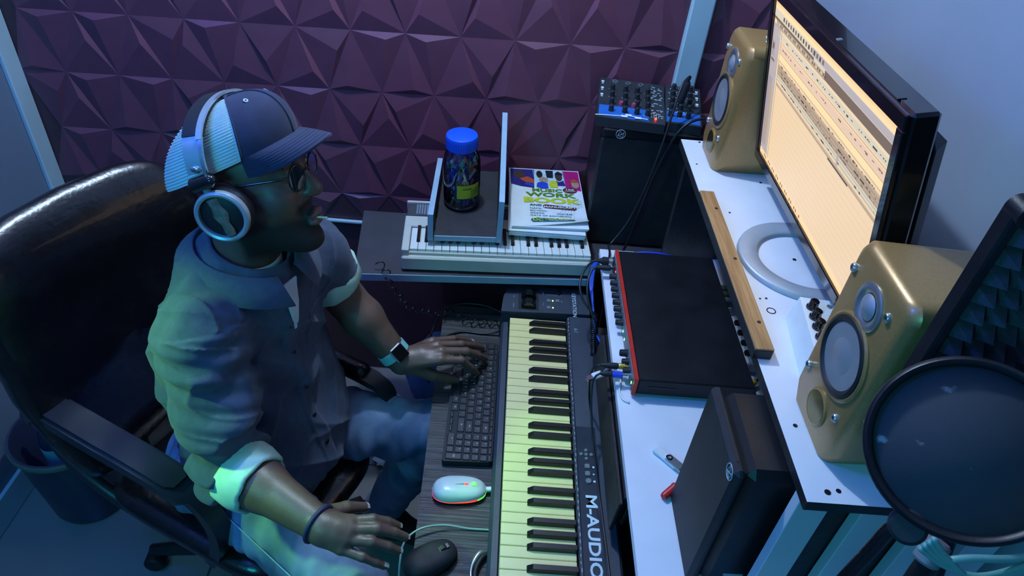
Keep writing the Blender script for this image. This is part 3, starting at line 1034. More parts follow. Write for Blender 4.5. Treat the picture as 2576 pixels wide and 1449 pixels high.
def mixer(name, label, loc, rz, W_, D_, H_, left):
    t = thing(name, label, 'mixer', loc, (0, 0, rz))
    rg = random.Random(11 if left else 12)
    q = MB()
    q.hexa([V(p) for p in ((-W_ / 2, -D_ / 2, 0), (W_ / 2, -D_ / 2, 0), (W_ / 2, D_ / 2, 0), (-W_ / 2, D_ / 2, 0), (-W_ / 2, -D_ / 2, H_ * .55), (W_ / 2, -D_ / 2, H_ * .55), (W_ / 2, D_ / 2, H_), (-W_ / 2, D_ / 2, H_))])
    q.build('case', M['mixer_top'], t, local=True, smooth=0)

    def top(x, y, dz=0):
        return V((x, y, H_ * .55 + H_ * .45 * (y + D_ / 2) / D_ + dz))
    q = MB()
    y0, y1 = -D_ / 2 + .006, -D_ / 2 + D_ * .30
    x1 = W_ * (.26 if left else .46)
    q.add([top(-W_ / 2 + .004, y0, .0006), top(x1, y0, .0006), top(x1, y1, .0006), top(-W_ / 2 + .004, y1, .0006)], [(0, 1, 2, 3)])
    q.build('blue_panel', M['mixer_blue'], t, local=True, smooth=0)
    q = MB()
    if left:
        pts = [top(-W_ / 2 - .004, y0 - .001, .002), top(-W_ * .1, y0 + .006, .003), top(-W_ * .04, y0 + .013, .003), top(W_ * .1, y0 + .006, .003), top(W_ * .24, y0 + .004, .003)]
        for p_ in pts[1:4]:
            q.box(p_, (.016, .010, .0008))
        q.tube(pts, .0013, 6)
        q.build('torn_tape', M['white_plastic'], t, local=True)
        q = MB()
    cols = [-.30, -.10, .08, .24] if left else [-.36, -.12, .12]
    nx = V((0, -H_ * .45 / D_, 1)).normalized()
    for ci, cx in enumerate(cols):
        for r_ in range(4 if left else 5):
            x, y = cx * W_ + .002 * r_ * (0 if left else 1), -D_ * .32 + r_ * D_ * .175
            p = top(x, y)
            kq = MB().lathe([(.0072, 0), (.0066, .003), (.0058, .016), (.0046, .0172)], p, nx, 14)
            kq.box(p + nx * .0174, (.0012, .008, .0012))
            kq.build('knob', M['red_metal'] if left and r_ == 1 and ci in (1, 2) and False else M['soft_black'], t, local=True, smooth=40)
            q.box(p + V((0, .008, .0008)), (.010, .0012, .0008), mat=0)
            for _ in range(2):
                q.box(p + V((rg.uniform(-.008, .008), rg.uniform(-.007, .007), .0008)), (.003, .0016, .0008), mat=1)
    for k in range(3):
        y = D_ * .40 - k * D_ * .17
        x = (-W_ / 2 + .008) if left else (W_ / 2 - .010)
        q.box(top(x, y, .0008), (.007, .009, .0008), mat=1)
        q.box(top(x, y - .010, .0008), (.005, .005, .0008), mat=1)
    for k in range(46):
        q.box(top(rg.uniform(W_ * .30, W_ * .46) if left else rg.uniform(-W_ * .42, W_ * .4), rg.uniform(-D_ * .38, D_ * .42), .0008), (rg.uniform(.003, .007), .0018, .0008), mat=1)
    q.build('print', [M['yellow_print'], M['print_white']], t, local=True, smooth=0)
    if left:
        for x in (-.055, -.022):
            MB().lathe([(.006, 0), (.0062, .008), (.005, .011)], top(x + .028, -D_ * .165), nx, 12).build('knob', mat('pink_knob', (.35, .05, .10), .4), t, local=True)
        MB().ell(top(W_ * .36, -D_ * .40, .002), (.0032, .0032, .0028), 12, 8).build('light', M['red_led'], t, local=True)
        q = MB()
        for k in range(12):
            q.box(top(W_ * .30 + .006 * (k % 4), -D_ * .36 + .008 * (k // 4), .0012), (.0022, .0055, .001))
        q.build('meter_segments', M['dim_print'], t, local=True, smooth=0)
    for k in range(3 if left else 2):
        MB().lathe([(.0055, 0), (.0075, 0), (.0075, .003), (.0055, .003)], top((-.26 + .2 * k) * W_, D_ * .42), nx, 16, closed=True).build('jack_socket', M['silver'], t, local=True)
    return t


mixer('small_mixer', 'small black and blue mixer with red power light on the tall speaker', (.2665, .367, 1.1545), -.10, .170, .200, .046, True)
mixer('narrow_mixer', 'narrow black and blue mixer standing nearest the pale wall trim', (.4025, .372, 1.1545), -.13, .092, .195, .042, False)
pj = thing('big_jack_plug', 'black jack plug bending over the narrow mixer with a long lead', 'plug', (.41, .36, 1.22))
q = MB().lathe([(.004, -.012), (.004, 0), (.0095, .002), (.0105, .008), (.0100, .050), (.007, .058)], (.388, .355, 1.200), (.12, -.02, 1), 16)
q.build('grip', M['soft_black'], pj)
q = MB().tube(spline([(.395, .354, 1.256), (.396, .345, 1.272), (.385, .325, 1.278), (.368, .300, 1.262), (.352, .262, 1.205), (.338, .235, 1.13), (.315, .21, 1.02), (.285, .19, .93), (.250, .165, .88), (.238, .13, .896), (.236, .09, .905), (.232, .06, .905)]), .003, 8)
q.build('lead', M['cable_black'], pj, smooth=180)
cable('mixer_lead', 'black lead arching from the narrow mixer front down behind the shelf', [(.455, .290, 1.192), (.435, .272, 1.200), (.40, .256, 1.195), (.372, .248, 1.165), (.352, .245, 1.10), (.335, .243, 1.02), (.32, .240, .92), (.31, .235, .85), (.30, .235, .803)], .0036, M['cable_black'])

# ================================================================ monitor
mo = thing('monitor', 'large black monitor with cream editing screen on the white shelf', 'monitor', (.4304, -.3135, 1.4372), (math.radians(-1.3176), math.radians(-11.2236), math.radians(-.2662)))
SW, SH = .5358, .2981
b = MB()
bz, bt = .017, .020
b.box((.0235, 0, 0), (.033, SW + 2 * bz, SH + 2 * bt), .004)
b.build('casing', M['gloss_black'], mo, local=True, smooth=30)
b = MB()
b.box((.056, 0, -.012), (.046, SW * .97, SH * .95), .022)
b.build('rear_housing', M['black_plastic'], mo, local=True, smooth=30)
b = MB()
fx = .0022
for yc, zc, wy, wz in ((0, SH / 2 + bt / 2 - .0005, SW + 2 * bz, bt + .001), (0, -SH / 2 - bt / 2 + .0005, SW + 2 * bz, bt + .001), (SW / 2 + bz / 2, 0, bz, SH), (-SW / 2 - bz / 2, 0, bz, SH)):
    b.box((fx, yc, zc), (.006, wy, wz), .0015)
b.build('bezel', M['gloss_black'], mo, local=True, smooth=0)
scr = {}
for nm, c, st in (('cream', (.90, .62, .34), .84), ('peach', (.88, .58, .36), .78), ('tan', (.62, .43, .25), .62), ('brown', (.30, .19, .12), .5), ('grey', (.62, .50, .42), .62), ('dark', (.12, .085, .065), .5), ('pale', (.78, .64, .42), .75), ('mauve', (.52, .40, .36), .62), ('warm', (1.0, .64, .30), .95)):
    scr[nm] = emit('screen_' + nm, c, st)
names = list(scr)
b = MB()


def srect(u0, v0, u1, v1, nm, layer):
    """screen rectangle, u from the left (far) edge 0..1, v from the top 0..1"""
    x = .0048 - layer * .0002
    Y = lambda u: SW / 2 - u * SW
    Z = lambda v: SH / 2 - v * SH
    b.add([(x, Y(u0), Z(v0)), (x, Y(u0), Z(v1)), (x, Y(u1), Z(v1)), (x, Y(u1), Z(v0))], [(0, 1, 2, 3)], names.index(nm))


srect(0, 0, 1, 1, 'cream', 0)
srect(0, 0, 1, .055, 'warm', 1)
srect(0, .055, 1, .115, 'pale', 1)
srect(0, .10, .42, .115, 'brown', 2)
srect(.40, .058, 1, .095, 'grey', 2)
srect(.52, .098, 1, .145, 'brown', 2)
srect(.03, .115, .52, .148, 'tan', 2)
srect(.06, .16, 1, .20, 'pale', 1)
srect(.09, .22, 1, .265, 'peach', 1)
srect(.09, .28, 1, .31, 'warm', 1)
srect(.10, .34, 1, .40, 'tan', 1)
srect(.10, .40, 1, .44, 'pale', 1)
srect(.10, .455, 1, .470, 'tan', 1)
srect(0, .14, .085, .96, 'grey', 1)
srect(.0, .46, .05, .92, 'mauve', 2)
srect(.035, .50, .06, .90, 'tan', 3)
srect(.008, .24, .04, .33, 'mauve', 2)
srect(.012, .255, .034, .29, 'brown', 3)
srect(.012, .345, .05, .36, 'brown', 3)
srect(0, .965, 1, 1, 'warm', 1)
rg = random.Random(4)
for k in range(26):
    u = .04 + k * .018
    srect(u, .968, u + .009, .988, 'brown' if k % 3 else 'peach', 2)
for k in range(16):
    u = .10 + k * .026
    srect(u, .065 + .0, u + .013, .088, 'brown' if k % 2 else 'dark', 3)
for k in range(30):
    u = .06 + k * .016
    srect(u, .121, u + .006, .135, 'dark' if k % 3 else 'pale', 3)
for v, n, nm in ((.178, 40, 'dark'), (.235, 34, 'brown'), (.33, 40, 'dark'), (.365, 44, 'dark'), (.385, 38, 'brown'), (.425, 30, 'dark')):
    for k in range(n):
        u = .12 + rg.random() * .85
        srect(u, v, u + rg.uniform(.003, .014), v + rg.uniform(.004, .010), nm, 3)
for v in (.21, .27, .315, .335, .355, .375, .395, .41, .43, .45):
    srect(.10, v, 1, v + .002, 'brown', 2)
srect(.64, .465, .80, .475, 'dark', 3)
srect(.70, .40, .715, .45, 'grey', 3)
for k in range(12):
    v = .52 + k * .037
    srect(.10, v, 1, v + .0012, 'tan', 1)
srect(.098, .14, .1005, .96, 'brown', 2)
b.build('screen', [scr[k] for k in names], mo, local=True, smooth=0)
MB().box((.01, -.03, SH / 2 + bt + .0015), (.008, .008, .002), .0006).build('sensor', M['silver'], mo, local=True, smooth=0)
b = MB()
b.box((.012, 0, SH / 2 + bt + .0004), (.012, SW * .9, .0016), .0006)
b.build('top_ledge', M['gloss_black'], mo, local=True, smooth=0)
# neck and ring foot, upright under the tilted panel
b = MB()
b.lathe([(.081, 0), (.118, 0), (.1195, .003), (.1180, .0085), (.1150, .0105), (.086, .0085), (.082, .005)], (.505, -.3105, 1.2), (0, 0, 1), 64, closed=True)
b.build('ring_foot', mat('matt_silver_plastic', (.42, .46, .50), .42, .25, var=.04), mo, smooth=50)
b = MB()
pts = [V((.598, -.3105, 1.207)), V((.600, -.3105, 1.24)), V((.575, -.3105, 1.32)), V((.535, -.312, 1.37))]
b.strip(spline(pts), [V((0, 1, 0))] * 25, [V((1, 0, .3))] * 25, .07, .014)
b.build('neck', M['silver'], mo, smooth=30)

# ================================================================ gold speakers
def gold_speaker(label, loc, rz):
    t = thing('gold_speaker', label, 'speaker', loc, (0, 0, rz), None)
    W_, H_, D_ = .150, .272, .205
    prof = []
    # rounded front view outline, lower corners chamfered, extruded along depth
    r = .022

    def outline(s_, z_in):
        o_ = []
        hw = W_ / 2 - s_
        for cx, cz, a0 in ((hw - r, H_ - z_in - r, 0), (-(hw - r), H_ - z_in - r, 90)):
            for k in range(7):
                a_ = math.radians(a0 + 15 * k)
                o_.append((cx + r * math.cos(a_), cz + r * math.sin(a_)))
        o_ += [(-hw, .030), (-hw + .016, z_in * .3), (hw - .016, z_in * .3), (hw, .030)]
        return o_
    rings = [(0.0, .012, .010), (.004, .005, .004), (.012, 0, 0), (D_ - .01, .004, .004), (D_, .012, .010)]
    P, F = [], []
    for x, s_, z_in in rings:
        P += [V((x, y, z)) for y, z in outline(s_, z_in)]
    n = len(outline(0, 0))
    for j in range(len(rings) - 1):
        for i in range(n):
            i2 = (i + 1) % n
            F.append((j * n + i, j * n + n + i, j * n + n + i2, j * n + i2))
    F.append(tuple(range(n)))
    F.append(tuple((len(rings) - 1) * n + i for i in range(n))[::-1])
    MB().add(P, F).build('cabinet', M['gold_paint'], t, local=True, smooth=35)
    ax = (-1, 0, 0)
    MB().lathe([(.0305, 0), (.0305, .002), (.027, .004), (.021, .0032), (.0175, .001)], (.0002, .000, .2165), ax, 36, caps=False).build('tweeter_ring', M['silver'], t, local=True)
    MB().lathe([(.0165, .0012), (.016, .0016), (.0125, .0035), (.0075, .0062), (0, .0072)], (-.0005, .000, .2165), ax, 30).build('tweeter_dome', M['cone'], t, local=True)
    MB().lathe([(.0585, 0), (.0585, .0025), (.0555, .0045), (.0530, .004)], (.0002, -.002, .1375), ax, 48, caps=False).build('woofer_rim', M['gold_paint'], t, local=True)
    MB().lathe([(.0535, .002), (.0520, .0055), (.0485, .0068), (.0450, .0045), (.0430, .002)], (.0002, -.002, .1375), ax, 48, caps=False).build('surround', M['rubber'], t, local=True)
    MB().lathe([(.0436, .0035), (.036, .0015), (.024, .0035), (.014, .0060), (0, .0072)], (.0002, -.002, .1375), ax, 48).build('woofer_cone', M['cone'], t, local=True)
    MB().lathe([(.0270, 0), (.0270, .0018), (.0240, .0036), (.0215, .0026), (.0215, .0008)], (.0002, -.002, .044), ax, 32, caps=False).build('port_rim', M['gold_paint'], t, local=True)
    MB().lathe([(.0222, .0028), (.019, .0010), (.0165, .0007), (0, .0006)], (-.0002, -.002, .044), ax, 32).build('port_bore', mat('brassy_port', (.12, .10, .025), .18, .8), t, local=True)
    for y, z in ((.060, .230), (-.039, .234), (.055, .066), (-.045, .071)):
        MB().lathe([(.0062, 0), (.0062, .0026), (.0050, .0042), (.0030, .0042), (.0030, .0018)], (.0003, y, z), ax, 18, caps=False).build('bolt', M['silver'], t, local=True)
    return t


gold_speaker('gold bookshelf speaker at the near end of the white shelf behind the pop filter', (.390, -.7015, 1.2), 0)
gold_speaker('gold bookshelf speaker at the far end of the white shelf behind the monitor', (.3995, .0655, 1.2), 0)
t = thing('plastic_wrap_ball', 'small crumpled clear wrapper on top of the far gold speaker', 'wrapper', (.445, .03, 1.472))
q = MB()
rg = random.Random(9)
q.ell((.448, .024, 1.482), (.012, .012, .011), 9, 6)
q.v = [tuple(V(p) + V((rg.uniform(-.004, .004), rg.uniform(-.004, .004), rg.uniform(-.002, .004)))) for p in q.v]
q.build('wrapper', M['white_plastic'], t, smooth=0)

# ================================================================ white box with four knobs
wbx = thing('knob_box', 'small white box with four black knobs behind the near gold speaker', 'knob box', (.43, -.545, 1.2))
b = MB()
yr = lambda p: V((.462 + (p[0] - .462) * math.cos(-.12) - (p[1] + .55) * math.sin(-.12), -.55 + (p[0] - .462) * math.sin(-.12) + (p[1] + .55) * math.cos(-.12), p[2]))
b.hexa([yr(p) for p in ((.418, -.612, 1.2), (.495, -.612, 1.2), (.495, -.478, 1.2), (.418, -.478, 1.2), (.424, -.609, 1.25), (.495, -.609, 1.252), (.495, -.481, 1.252), (.424, -.481, 1.25))])
b.build('body', M['white_plastic'], wbx, smooth=0)
for y in (-.505, -.5285, -.552, -.5755):
    p = yr((.4385, y, 1.2502))
    MB().lathe([(.0095, 0), (.0095, .003), (.0075, .005), (.0070, .014), (.0055, .0155)], p, (0, 0, 1), 18).build('knob', M['gloss_black'], wbx)
MB().cyl(yr((.466, -.497, 1.2508)), yr((.466, -.497, 1.2525)), .0042, n=14).build('screw', M['silver'], wbx)
# ================================================================ small cream keyboard on the wall board
M['cream_plastic'] = mat('cream_keyboard_case', (.50, .52, .44), .45, var=.05, scale=20)
M['cream_key'] = mat('cream_keys', (.66, .70, .64), .4, var=.04)
M['grille_dark'] = mat('dark_speaker_grille', (.035, .04, .045), .6, var=.2)
k2 = thing('small_keyboard', 'cream portable keyboard with speaker grille on the dark wall board', 'keyboard', (-.04, .18, .8005), (0, 0, .070))
# local frame: x along the keys from the left end, y away from the player
o2 = V((-.288, .080, 0))
k2.location = (o2.x, o2.y, .8005)
LEN = .490


def k2b(nm, m_, c, d, bev=.002, **kw):
    return MB().box(c, d, bev, **kw).build(nm, m_, k2, local=True, smooth=0)


b = MB()
b.box((LEN / 2, .110, .0235), (LEN, .215, .039), .006)
b.box((LEN / 2, .006, .0245), (LEN, .018, .041), .004)
b.build('case', M['cream_plastic'], k2, local=True, smooth=0)
k2b('end_block', M['cream_plastic'], (.0095, .060, .053), (.019, .112, .022))
k2b('top_panel', M['cream_plastic'], (LEN / 2, .135, .053), (LEN, .048, .024))
k2b('speaker_panel', M['grille_dark'], (.078, .186, .056), (.150, .056, .026))
b = MB()
for i in range(15):
    for j in range(10):
        b.box((.030 + i * .0068, .164 + j * .0048, .0695), (.0042, .0026, .0012))
b.build('grille_slots', M['dim_print'], k2, local=True, smooth=0)['kind'] = 'stuff'
k2b('rear_rail', M['cream_plastic'], (LEN / 2, .2165, .060), (LEN, .008, .030))
k2b('rear_panel', M['grille_dark'], (.32, .186, .054), (.334, .056, .024))
NK = 23
KP = (LEN - .021) / NK
q = MB().box((.020 + KP / 2, .062, .050), (KP - .0012, .094, .020), .001)
w1 = q.build('white_key', M['cream_key'], k2, local=True, smooth=0)
for i in range(1, NK):
    c = dup(w1)
    c.location.x += KP * i
q = MB().hexa([V(p) for p in ((-.005, .044, .058), (.005, .044, .058), (.005, .109, .058), (-.005, .109, .058), (-.004, .047, .069), (.004, .047, .069), (.004, .109, .069), (-.004, .109, .069))])
b1 = q.build('black_key', M['key_black'], k2, local=True, smooth=0)
bx, fst = b1.location.copy(), True
for i in range(1, NK):
    if i % 7 in (1, 2, 4, 5, 6):
        c = b1 if fst else dup(b1)
        fst = False
        c.location = (.020 + KP * i, bx.y, bx.z)
k2b('key_slip', M['cream_plastic'], (LEN / 2 + .008, .0115, .049), (LEN - .018, .006, .010))

# ================================================================ little stand made of boards, the jar
M['stand_top'] = mat('black_board_face', (.022, .022, .026), .5, var=.3, scale=30, bump=.1)
st = thing('board_stand', 'small open stand of black and pale blue boards on the cream keyboard', 'stand', (-.13, .25, .872))
MB().hexa([V(p) for p in ((-.2085, .120, .8765), (-.052, .134, .8765), (-.045, .440, .8955), (-.215, .424, .8955), (-.2085, .120, .890), (-.052, .134, .890), (-.045, .440, .909), (-.215, .424, .909))]).build('base_board', M['stand_top'], st, smooth=0)
MB().hexa([V(p) for p in ((-.209, .1175, .8762), (-.052, .1315, .8762), (-.052, .1345, .8762), (-.209, .1205, .8762), (-.209, .1175, .8905), (-.052, .1315, .8905), (-.052, .1345, .8905), (-.209, .1205, .8905))]).build('edge_band', M['blue_edge'], st, smooth=0)


def side_board(nm, x0, x1, y0, y1, zb, z0, z1, skew, inner):
    sx = skew
    b = MB()
    P = [V((x0, y0, zb)), V((x1, y0, zb)), V((x1 + sx, y1, zb)), V((x0 + sx, y1, zb)), V((x0, y0, z0)), V((x1, y0, z0)), V((x1 + sx, y1, z1)), V((x0 + sx, y1, z1))]
    b.hexa(P)
    b.m = [0, 0, 0, 1 if inner > 0 else 0, 1, 1 if inner < 0 else 0]
    b.m = [1, 0, 0, 1, 0, 1]
    b.build(nm, [M['blue_edge'], M['stand_top']], st, smooth=0)


side_board('left_board', -.226, -.212, .116, .424, .8765, .955, .945, -.008, 1)
side_board('right_board', -.0515, -.0375, .130, .462, .8765, 1.0, 1.082, -.010, -1)

jar = thing('plastic_jar', 'clear plastic jar with blue lid full of coloured pens and wrappers', 'jar', (-.152, .272, .899), (.03, -.03, 0))
M['jar_clear'] = clear('clear_jar_plastic', (.86, .93, .95), .06, .5)
M['lid_blue'] = mat('blue_lid', (.005, .085, .62), .38, var=.05)
q = MB().lathe([(.030, .001), (.043, .002), (.0475, .008), (.0490, .02), (.0485, .06), (.0495, .064), (.0485, .07), (.0490, .11), (.0480, .135), (.0440, .152), (.0385, .162), (.0375, .176)], (0, 0, 0), (0, 0, 1), 40)
q.f = [f for f in q.f if len(f) == 4]
q.build('jar_wall', M['jar_clear'], jar, local=True, smooth=60)
q = MB().lathe([(.0385, 0), (.0405, .001), (.0408, .030), (.0395, .0345), (.036, .036)], (0, 0, .170), (0, 0, 1), 40)
for k in range(40):
    a = 2 * PI * k / 40
    q.box((.0408 * math.cos(a), .0408 * math.sin(a), .1855), (.0012, .0025, .026), rot=(0, 0, a))
q.build('lid', M['lid_blue'], jar, local=True, smooth=30)
rg = random.Random(21)
cols = [mat('candy_%s' % n, c, .35, var=.05) for n, c in (('blue', (.04, .08, .60)), ('violet', (.22, .08, .55)), ('orange', (.75, .18, .04)), ('white', (.7, .75, .76)), ('green', (.08, .40, .20)), ('pink', (.6, .18, .26)), ('navy', (.03, .05, .25)))]
q = MB()
for k in range(230):
    a, r_ = rg.random() * 2 * PI, .040 * math.sqrt(rg.random())
    z = .012 + rg.random() * .122
    q.box((r_ * math.cos(a), r_ * math.sin(a), z), (rg.uniform(.005, .009), rg.uniform(.005, .008), rg.uniform(.016, .034)), .0015, rot=(rg.uniform(-.6, .6), rg.uniform(-.6, .6), rg.random() * 3), mat=rg.choice([0, 0, 1, 1, 2, 3, 3, 4, 5, 6]))
q.build('pens_and_wrappers', cols, jar, local=True, smooth=0)['kind'] = 'stuff'
M['lime_paper'] = mat('lime_label_paper', (.42, .46, .02), .5, var=.05)
q = MB()
q.grid(lambda u, v: V((.0500 * math.cos(-1.75 + u * 1.30), .0500 * math.sin(-1.75 + u * 1.30), .044 + v * .040)), 14, 1)
lab = q.build('label', M['lime_paper'], jar, local=True)
q = MB()
for k in range(11):
    a = -1.42 + k * .045
    q.box((.0503 * math.cos(a), .0503 * math.sin(a), .073), (.0004, .0012, .004), rot=(0, 0, a))
for k in range(7):
    a = -.98 + k * .07
    for j in range(4):
        q.box((.0503 * math.cos(a), .0503 * math.sin(a), .047 + j * .006 + k * .0016), (.0004, .0028, .0016), rot=(0, 0, a))
q.build('label_print', M['ks_body'], jar, local=True, smooth=0)

# ================================================================ workbook on top of a second one
M['paper'] = mat('white_paper', (.74, .78, .78), .45, var=.03)
M['cover'] = mat('glossy_white_cover', (.72, .78, .78), .22, var=.03, coat=.3)
M['teal_print'] = mat('dark_teal_print', (.01, .10, .12), .4)
M['green_print'] = mat('olive_green_print', (.10, .22, .01), .35)
M['lime_print'] = mat('lime_print', (.50, .55, .02), .35)
BW, BH = .205, .290


def book(name, label, loc, rz, th, curl, front):
    t = thing(name, label, 'book', loc, (0.02, 0, rz), None)

    def top(u, v, dz=0.0):
        # u 0..1 left-right, v 0..1 bottom-top ; the lower right corner of the cover curls up
        x, y = (u - .5) * BW, (v - .5) * BH
        k = max(0, 1 - v * 7.0) * u ** 1.5
        return V((x, y + (curl * .018 * k), th + dz + curl * (.012 * k - .004 * max(0, 1 - v * 9) * (1 - u))))
    q = MB()
    n_ = 14
    for l_ in range(3):
        q.box((0.001 * l_, -.001 * l_, th * (.16 + .3 * l_)), (BW - .003, BH - .004, th * .27), .0006)
    q.build('pages', M['paper'], t, local=True, smooth=0)
    q = MB()
    q.grid(lambda u, v: top(u, v), 12, 16)
    q.grid(lambda u, v: top(u, v, .0012), 12, 16)
    q.build('cover', M['cover'], t, local=True, smooth=180)
    if not front:
        return t
    C_ = lambda x, y, dz=.0016: top(x, y, dz)
    Xd, Yd = V((1, 0, 0)), V((0, 1, 0))
    R = Euler((0.02, 0, rz)).to_matrix()

    def tx(s_, size, u, v, m_, sx=1.0, al='CENTER', bold=0.0, shear=0):
        p = V(loc) + R @ C_(u, v, .0026)
        text('print', s_, size, p, R @ Xd, R @ Yd, m_, t, sx, al, bold=bold, shear=shear)

    def blob(pts, m_, nm='picture', lay=0):
        q_ = MB()
        P_ = [C_(u, v, .0016 + .0002 * lay) for u, v in pts]
        q_.add(P_, [tuple(range(len(P_)))])
        return q_.build(nm, m_, t, local=True, smooth=0)

    def disc(u, v, ru, rv, m_, lay, n=14):
        blob([(u + ru * math.cos(2 * PI * i / n), v + rv * math.sin(2 * PI * i / n)) for i in range(n)], m_, 'picture', lay)
    pm = lambda nm, c: mat('picture_' + nm, c, .28, var=.25, scale=90, coat=.2)
    nav, blu, red, skn, yel, mag, blk, tan, sky = (pm('navy', (.02, .02, .16)), pm('blue', (.02, .06, .45)), pm('rust', (.38, .07, .03)), pm('skin', (.06, .035, .025)), pm('yellow', (.55, .52, .03)), pm('magenta', (.40, .01, .14)), pm('black', (.012, .012, .02)), pm('tan', (.35, .24, .17)), pm('sky', (.45, .62, .66)))
    blob([(.02, .985), (.02, .70), (.16, .66), (.34, .64), (.36, .985)], nav, lay=0)
    blob([(.36, .985), (.36, .70), (.78, .68), (.78, .985)], sky, lay=0)
    blob([(.76, .985), (.78, .66), (.99, .62), (.99, .985)], mag, lay=0)
    disc(.14, .88, .085, .075, skn, 1)
    blob([(.14, .80), (.22, .74), (.34, .72), (.34, .80), (.26, .85)], red, lay=2)
    blob([(.20, .70), (.34, .66), (.34, .71), (.24, .73)], blu, lay=3)
    disc(.43, .90, .045, .07, blk, 1)
    blob([(.52, .98), (.53, .84), (.62, .84), (.63, .98)], blk, lay=1)
    disc(.48, .80, .065, .055, tan, 2)
    blob([(.37, .66), (.39, .74), (.46, .765), (.53, .74), (.54, .645), (.46, .63)], blu, lay=3)
    blob([(.55, .70), (.56, .77), (.62, .80), (.67, .76), (.67, .66), (.56, .66)], yel, lay=3)
    disc(.70, .87, .052, .085, skn, 2)
    blob([(.65, .93), (.70, .97), (.76, .93), (.76, .90), (.65, .90)], blk, lay=3)
    blob([(.65, .79), (.70, .77), (.76, .80), (.78, .70), (.64, .70)], nav, lay=2)
    disc(.92, .74, .055, .07, tan, 2)
    blob([(.85, .80), (.92, .84), (.97, .80), (.95, .77), (.86, .77)], red, lay=3)
    blob([(.34, .985), (.335, .985), (.36, .74), (.365, .74)], sky, lay=4)
    disc(.83, .622, .10, .052, pm('badge', (.10, .02, .02)), 4, 20)
    tx('12th', .012, .83, .634, M['paper'], 1.2, bold=.0002)
    tx('ANNIVERSARY', .0045, .83, .604, M['paper'], 1.1)
    tx('MUSIC', .022, .51, .60, M['green_print'], 1.35, bold=.0008)
    tx('WORK', .027, .55, .52, M['green_print'], 1.6, bold=.0010)
    tx('BOOK', .034, .55, .42, M['lime_print'], 1.6, bold=.0014)
    tx('AND', .0115, .335, .338, M['teal_print'], 1.3, bold=.0004)
    blob([(.43, .345), (.43, .31), (.46, .295), (.85, .275), (.88, .295), (.88, .32), (.85, .335), (.46, .362)], pm('brown', (.10, .03, .02)), 'banner', 0)
    tx('MANUSCRIPT', .0115, .655, .316, M['paper'], 1.28, bold=.0002)
    for s_, v in (('NAME:', .283), ('SCHOOL:', .245), ('GRADE:', .205), ('DATE OF ADMISSION:', .165)):
        tx(s_, .0085, .25, v, M['teal_print'], 1.35, 'LEFT')
    tx('COURSE', .0085, .60, .205, M['teal_print'], 1.35, 'LEFT')
    blob([(.27, .12), (.25, .09), (.28, .055), (.80, .050), (.84, .07), (.82, .095), (.34, .135)], M['teal_print'], 'banner', 0)
    tx('DC', .018, .345, .092, M['lime_print'], 1.1, bold=.0003)
    tx("DEE-CHORD'S", .0105, .635, .098, M['lime_print'], 1.2, bold=.0002)
    tx('MUSICAL ACADEMY', .0058, .635, .072, M['paper'], 1.2)
    for k in range(5):
        p0 = [C_(.62 + .05 * k, .20 - .02 * k, .0019), C_(.72 + .03 * k, .30 - .01 * k, .0019), C_(.86 + .01 * k, .40 - .02 * k, .0019), C_(.97, .46 - .03 * k, .0019)]
        MB().tube(spline(p0, 4), .0003, 4).build('stave_line', M['dim_print'], t, local=True)
    return t


book('workbook', 'lower music workbook, its page edges showing under the printed one', (.077, .318, .8762), .020, .016, 0, False)
book('music_workbook', 'top music workbook with photo strip and green title leaning by the tall speaker', (.080, .330, .8945), .058, .010, 1, True)

# ================================================================ foam shield, pop filter, stand
M['foam'] = mat('charcoal_foam', (.045, .050, .062), .9, var=.25, scale=120, bump=.3, bscale=600)
fs = thing('foam_shield', 'black foam pyramid panel in a metal frame at the right end of the shelf', 'acoustic panel', (.55, -.81, 1.33))
MB().box((.535, -.800, 1.478), (.285, .006, .288), .002).build('back_plate', M['black_metal'], fs, smooth=0)
MB().box((.3965, -.806, 1.478), (.010, .020, .292), .002).build('edge_strip', M['black_metal'], fs, smooth=0)
MB().cyl((.402, -.822, 1.622), (.402, -.800, 1.622), .012, n=20).build('hinge', M['black_metal'], fs)
MB().lathe([(.003, 0), (.006, 0), (.006, .002), (.003, .002)], (.402, -.822, 1.622), (0, -1, 0), 16, closed=True).build('hinge_screw', M['screw'], fs)
b = MB()
fp = .0222
for i in range(12):
    for j in range(12):
        x, z = .4025 + fp * i, 1.340 + fp * j
        b.add([(x, -.806, z), (x + fp, -.806, z), (x + fp, -.806, z + fp), (x, -.806, z + fp), (x + fp / 2, -.832, z + fp / 2)], [(0, 1, 4), (1, 2, 4), (2, 3, 4), (3, 0, 4)])
b.build('foam_pyramids', M['foam'], fs, smooth=0)
MB().tube(spline([(.50, -.806, 1.36), (.49, -.85, 1.31), (.468, -.92, 1.20), (.437, -.968, 1.08)]), .008, 10).build('support_arm', M['black_metal'], fs, smooth=180)
b = MB()
b.box((.392, -.805, 1.335), (.016, .012, .004), .001)
b.cyl((.386, -.805, 1.330), (.386, -.805, 1.341), .006, n=14)
b.build('clip', M['silver'], fs)

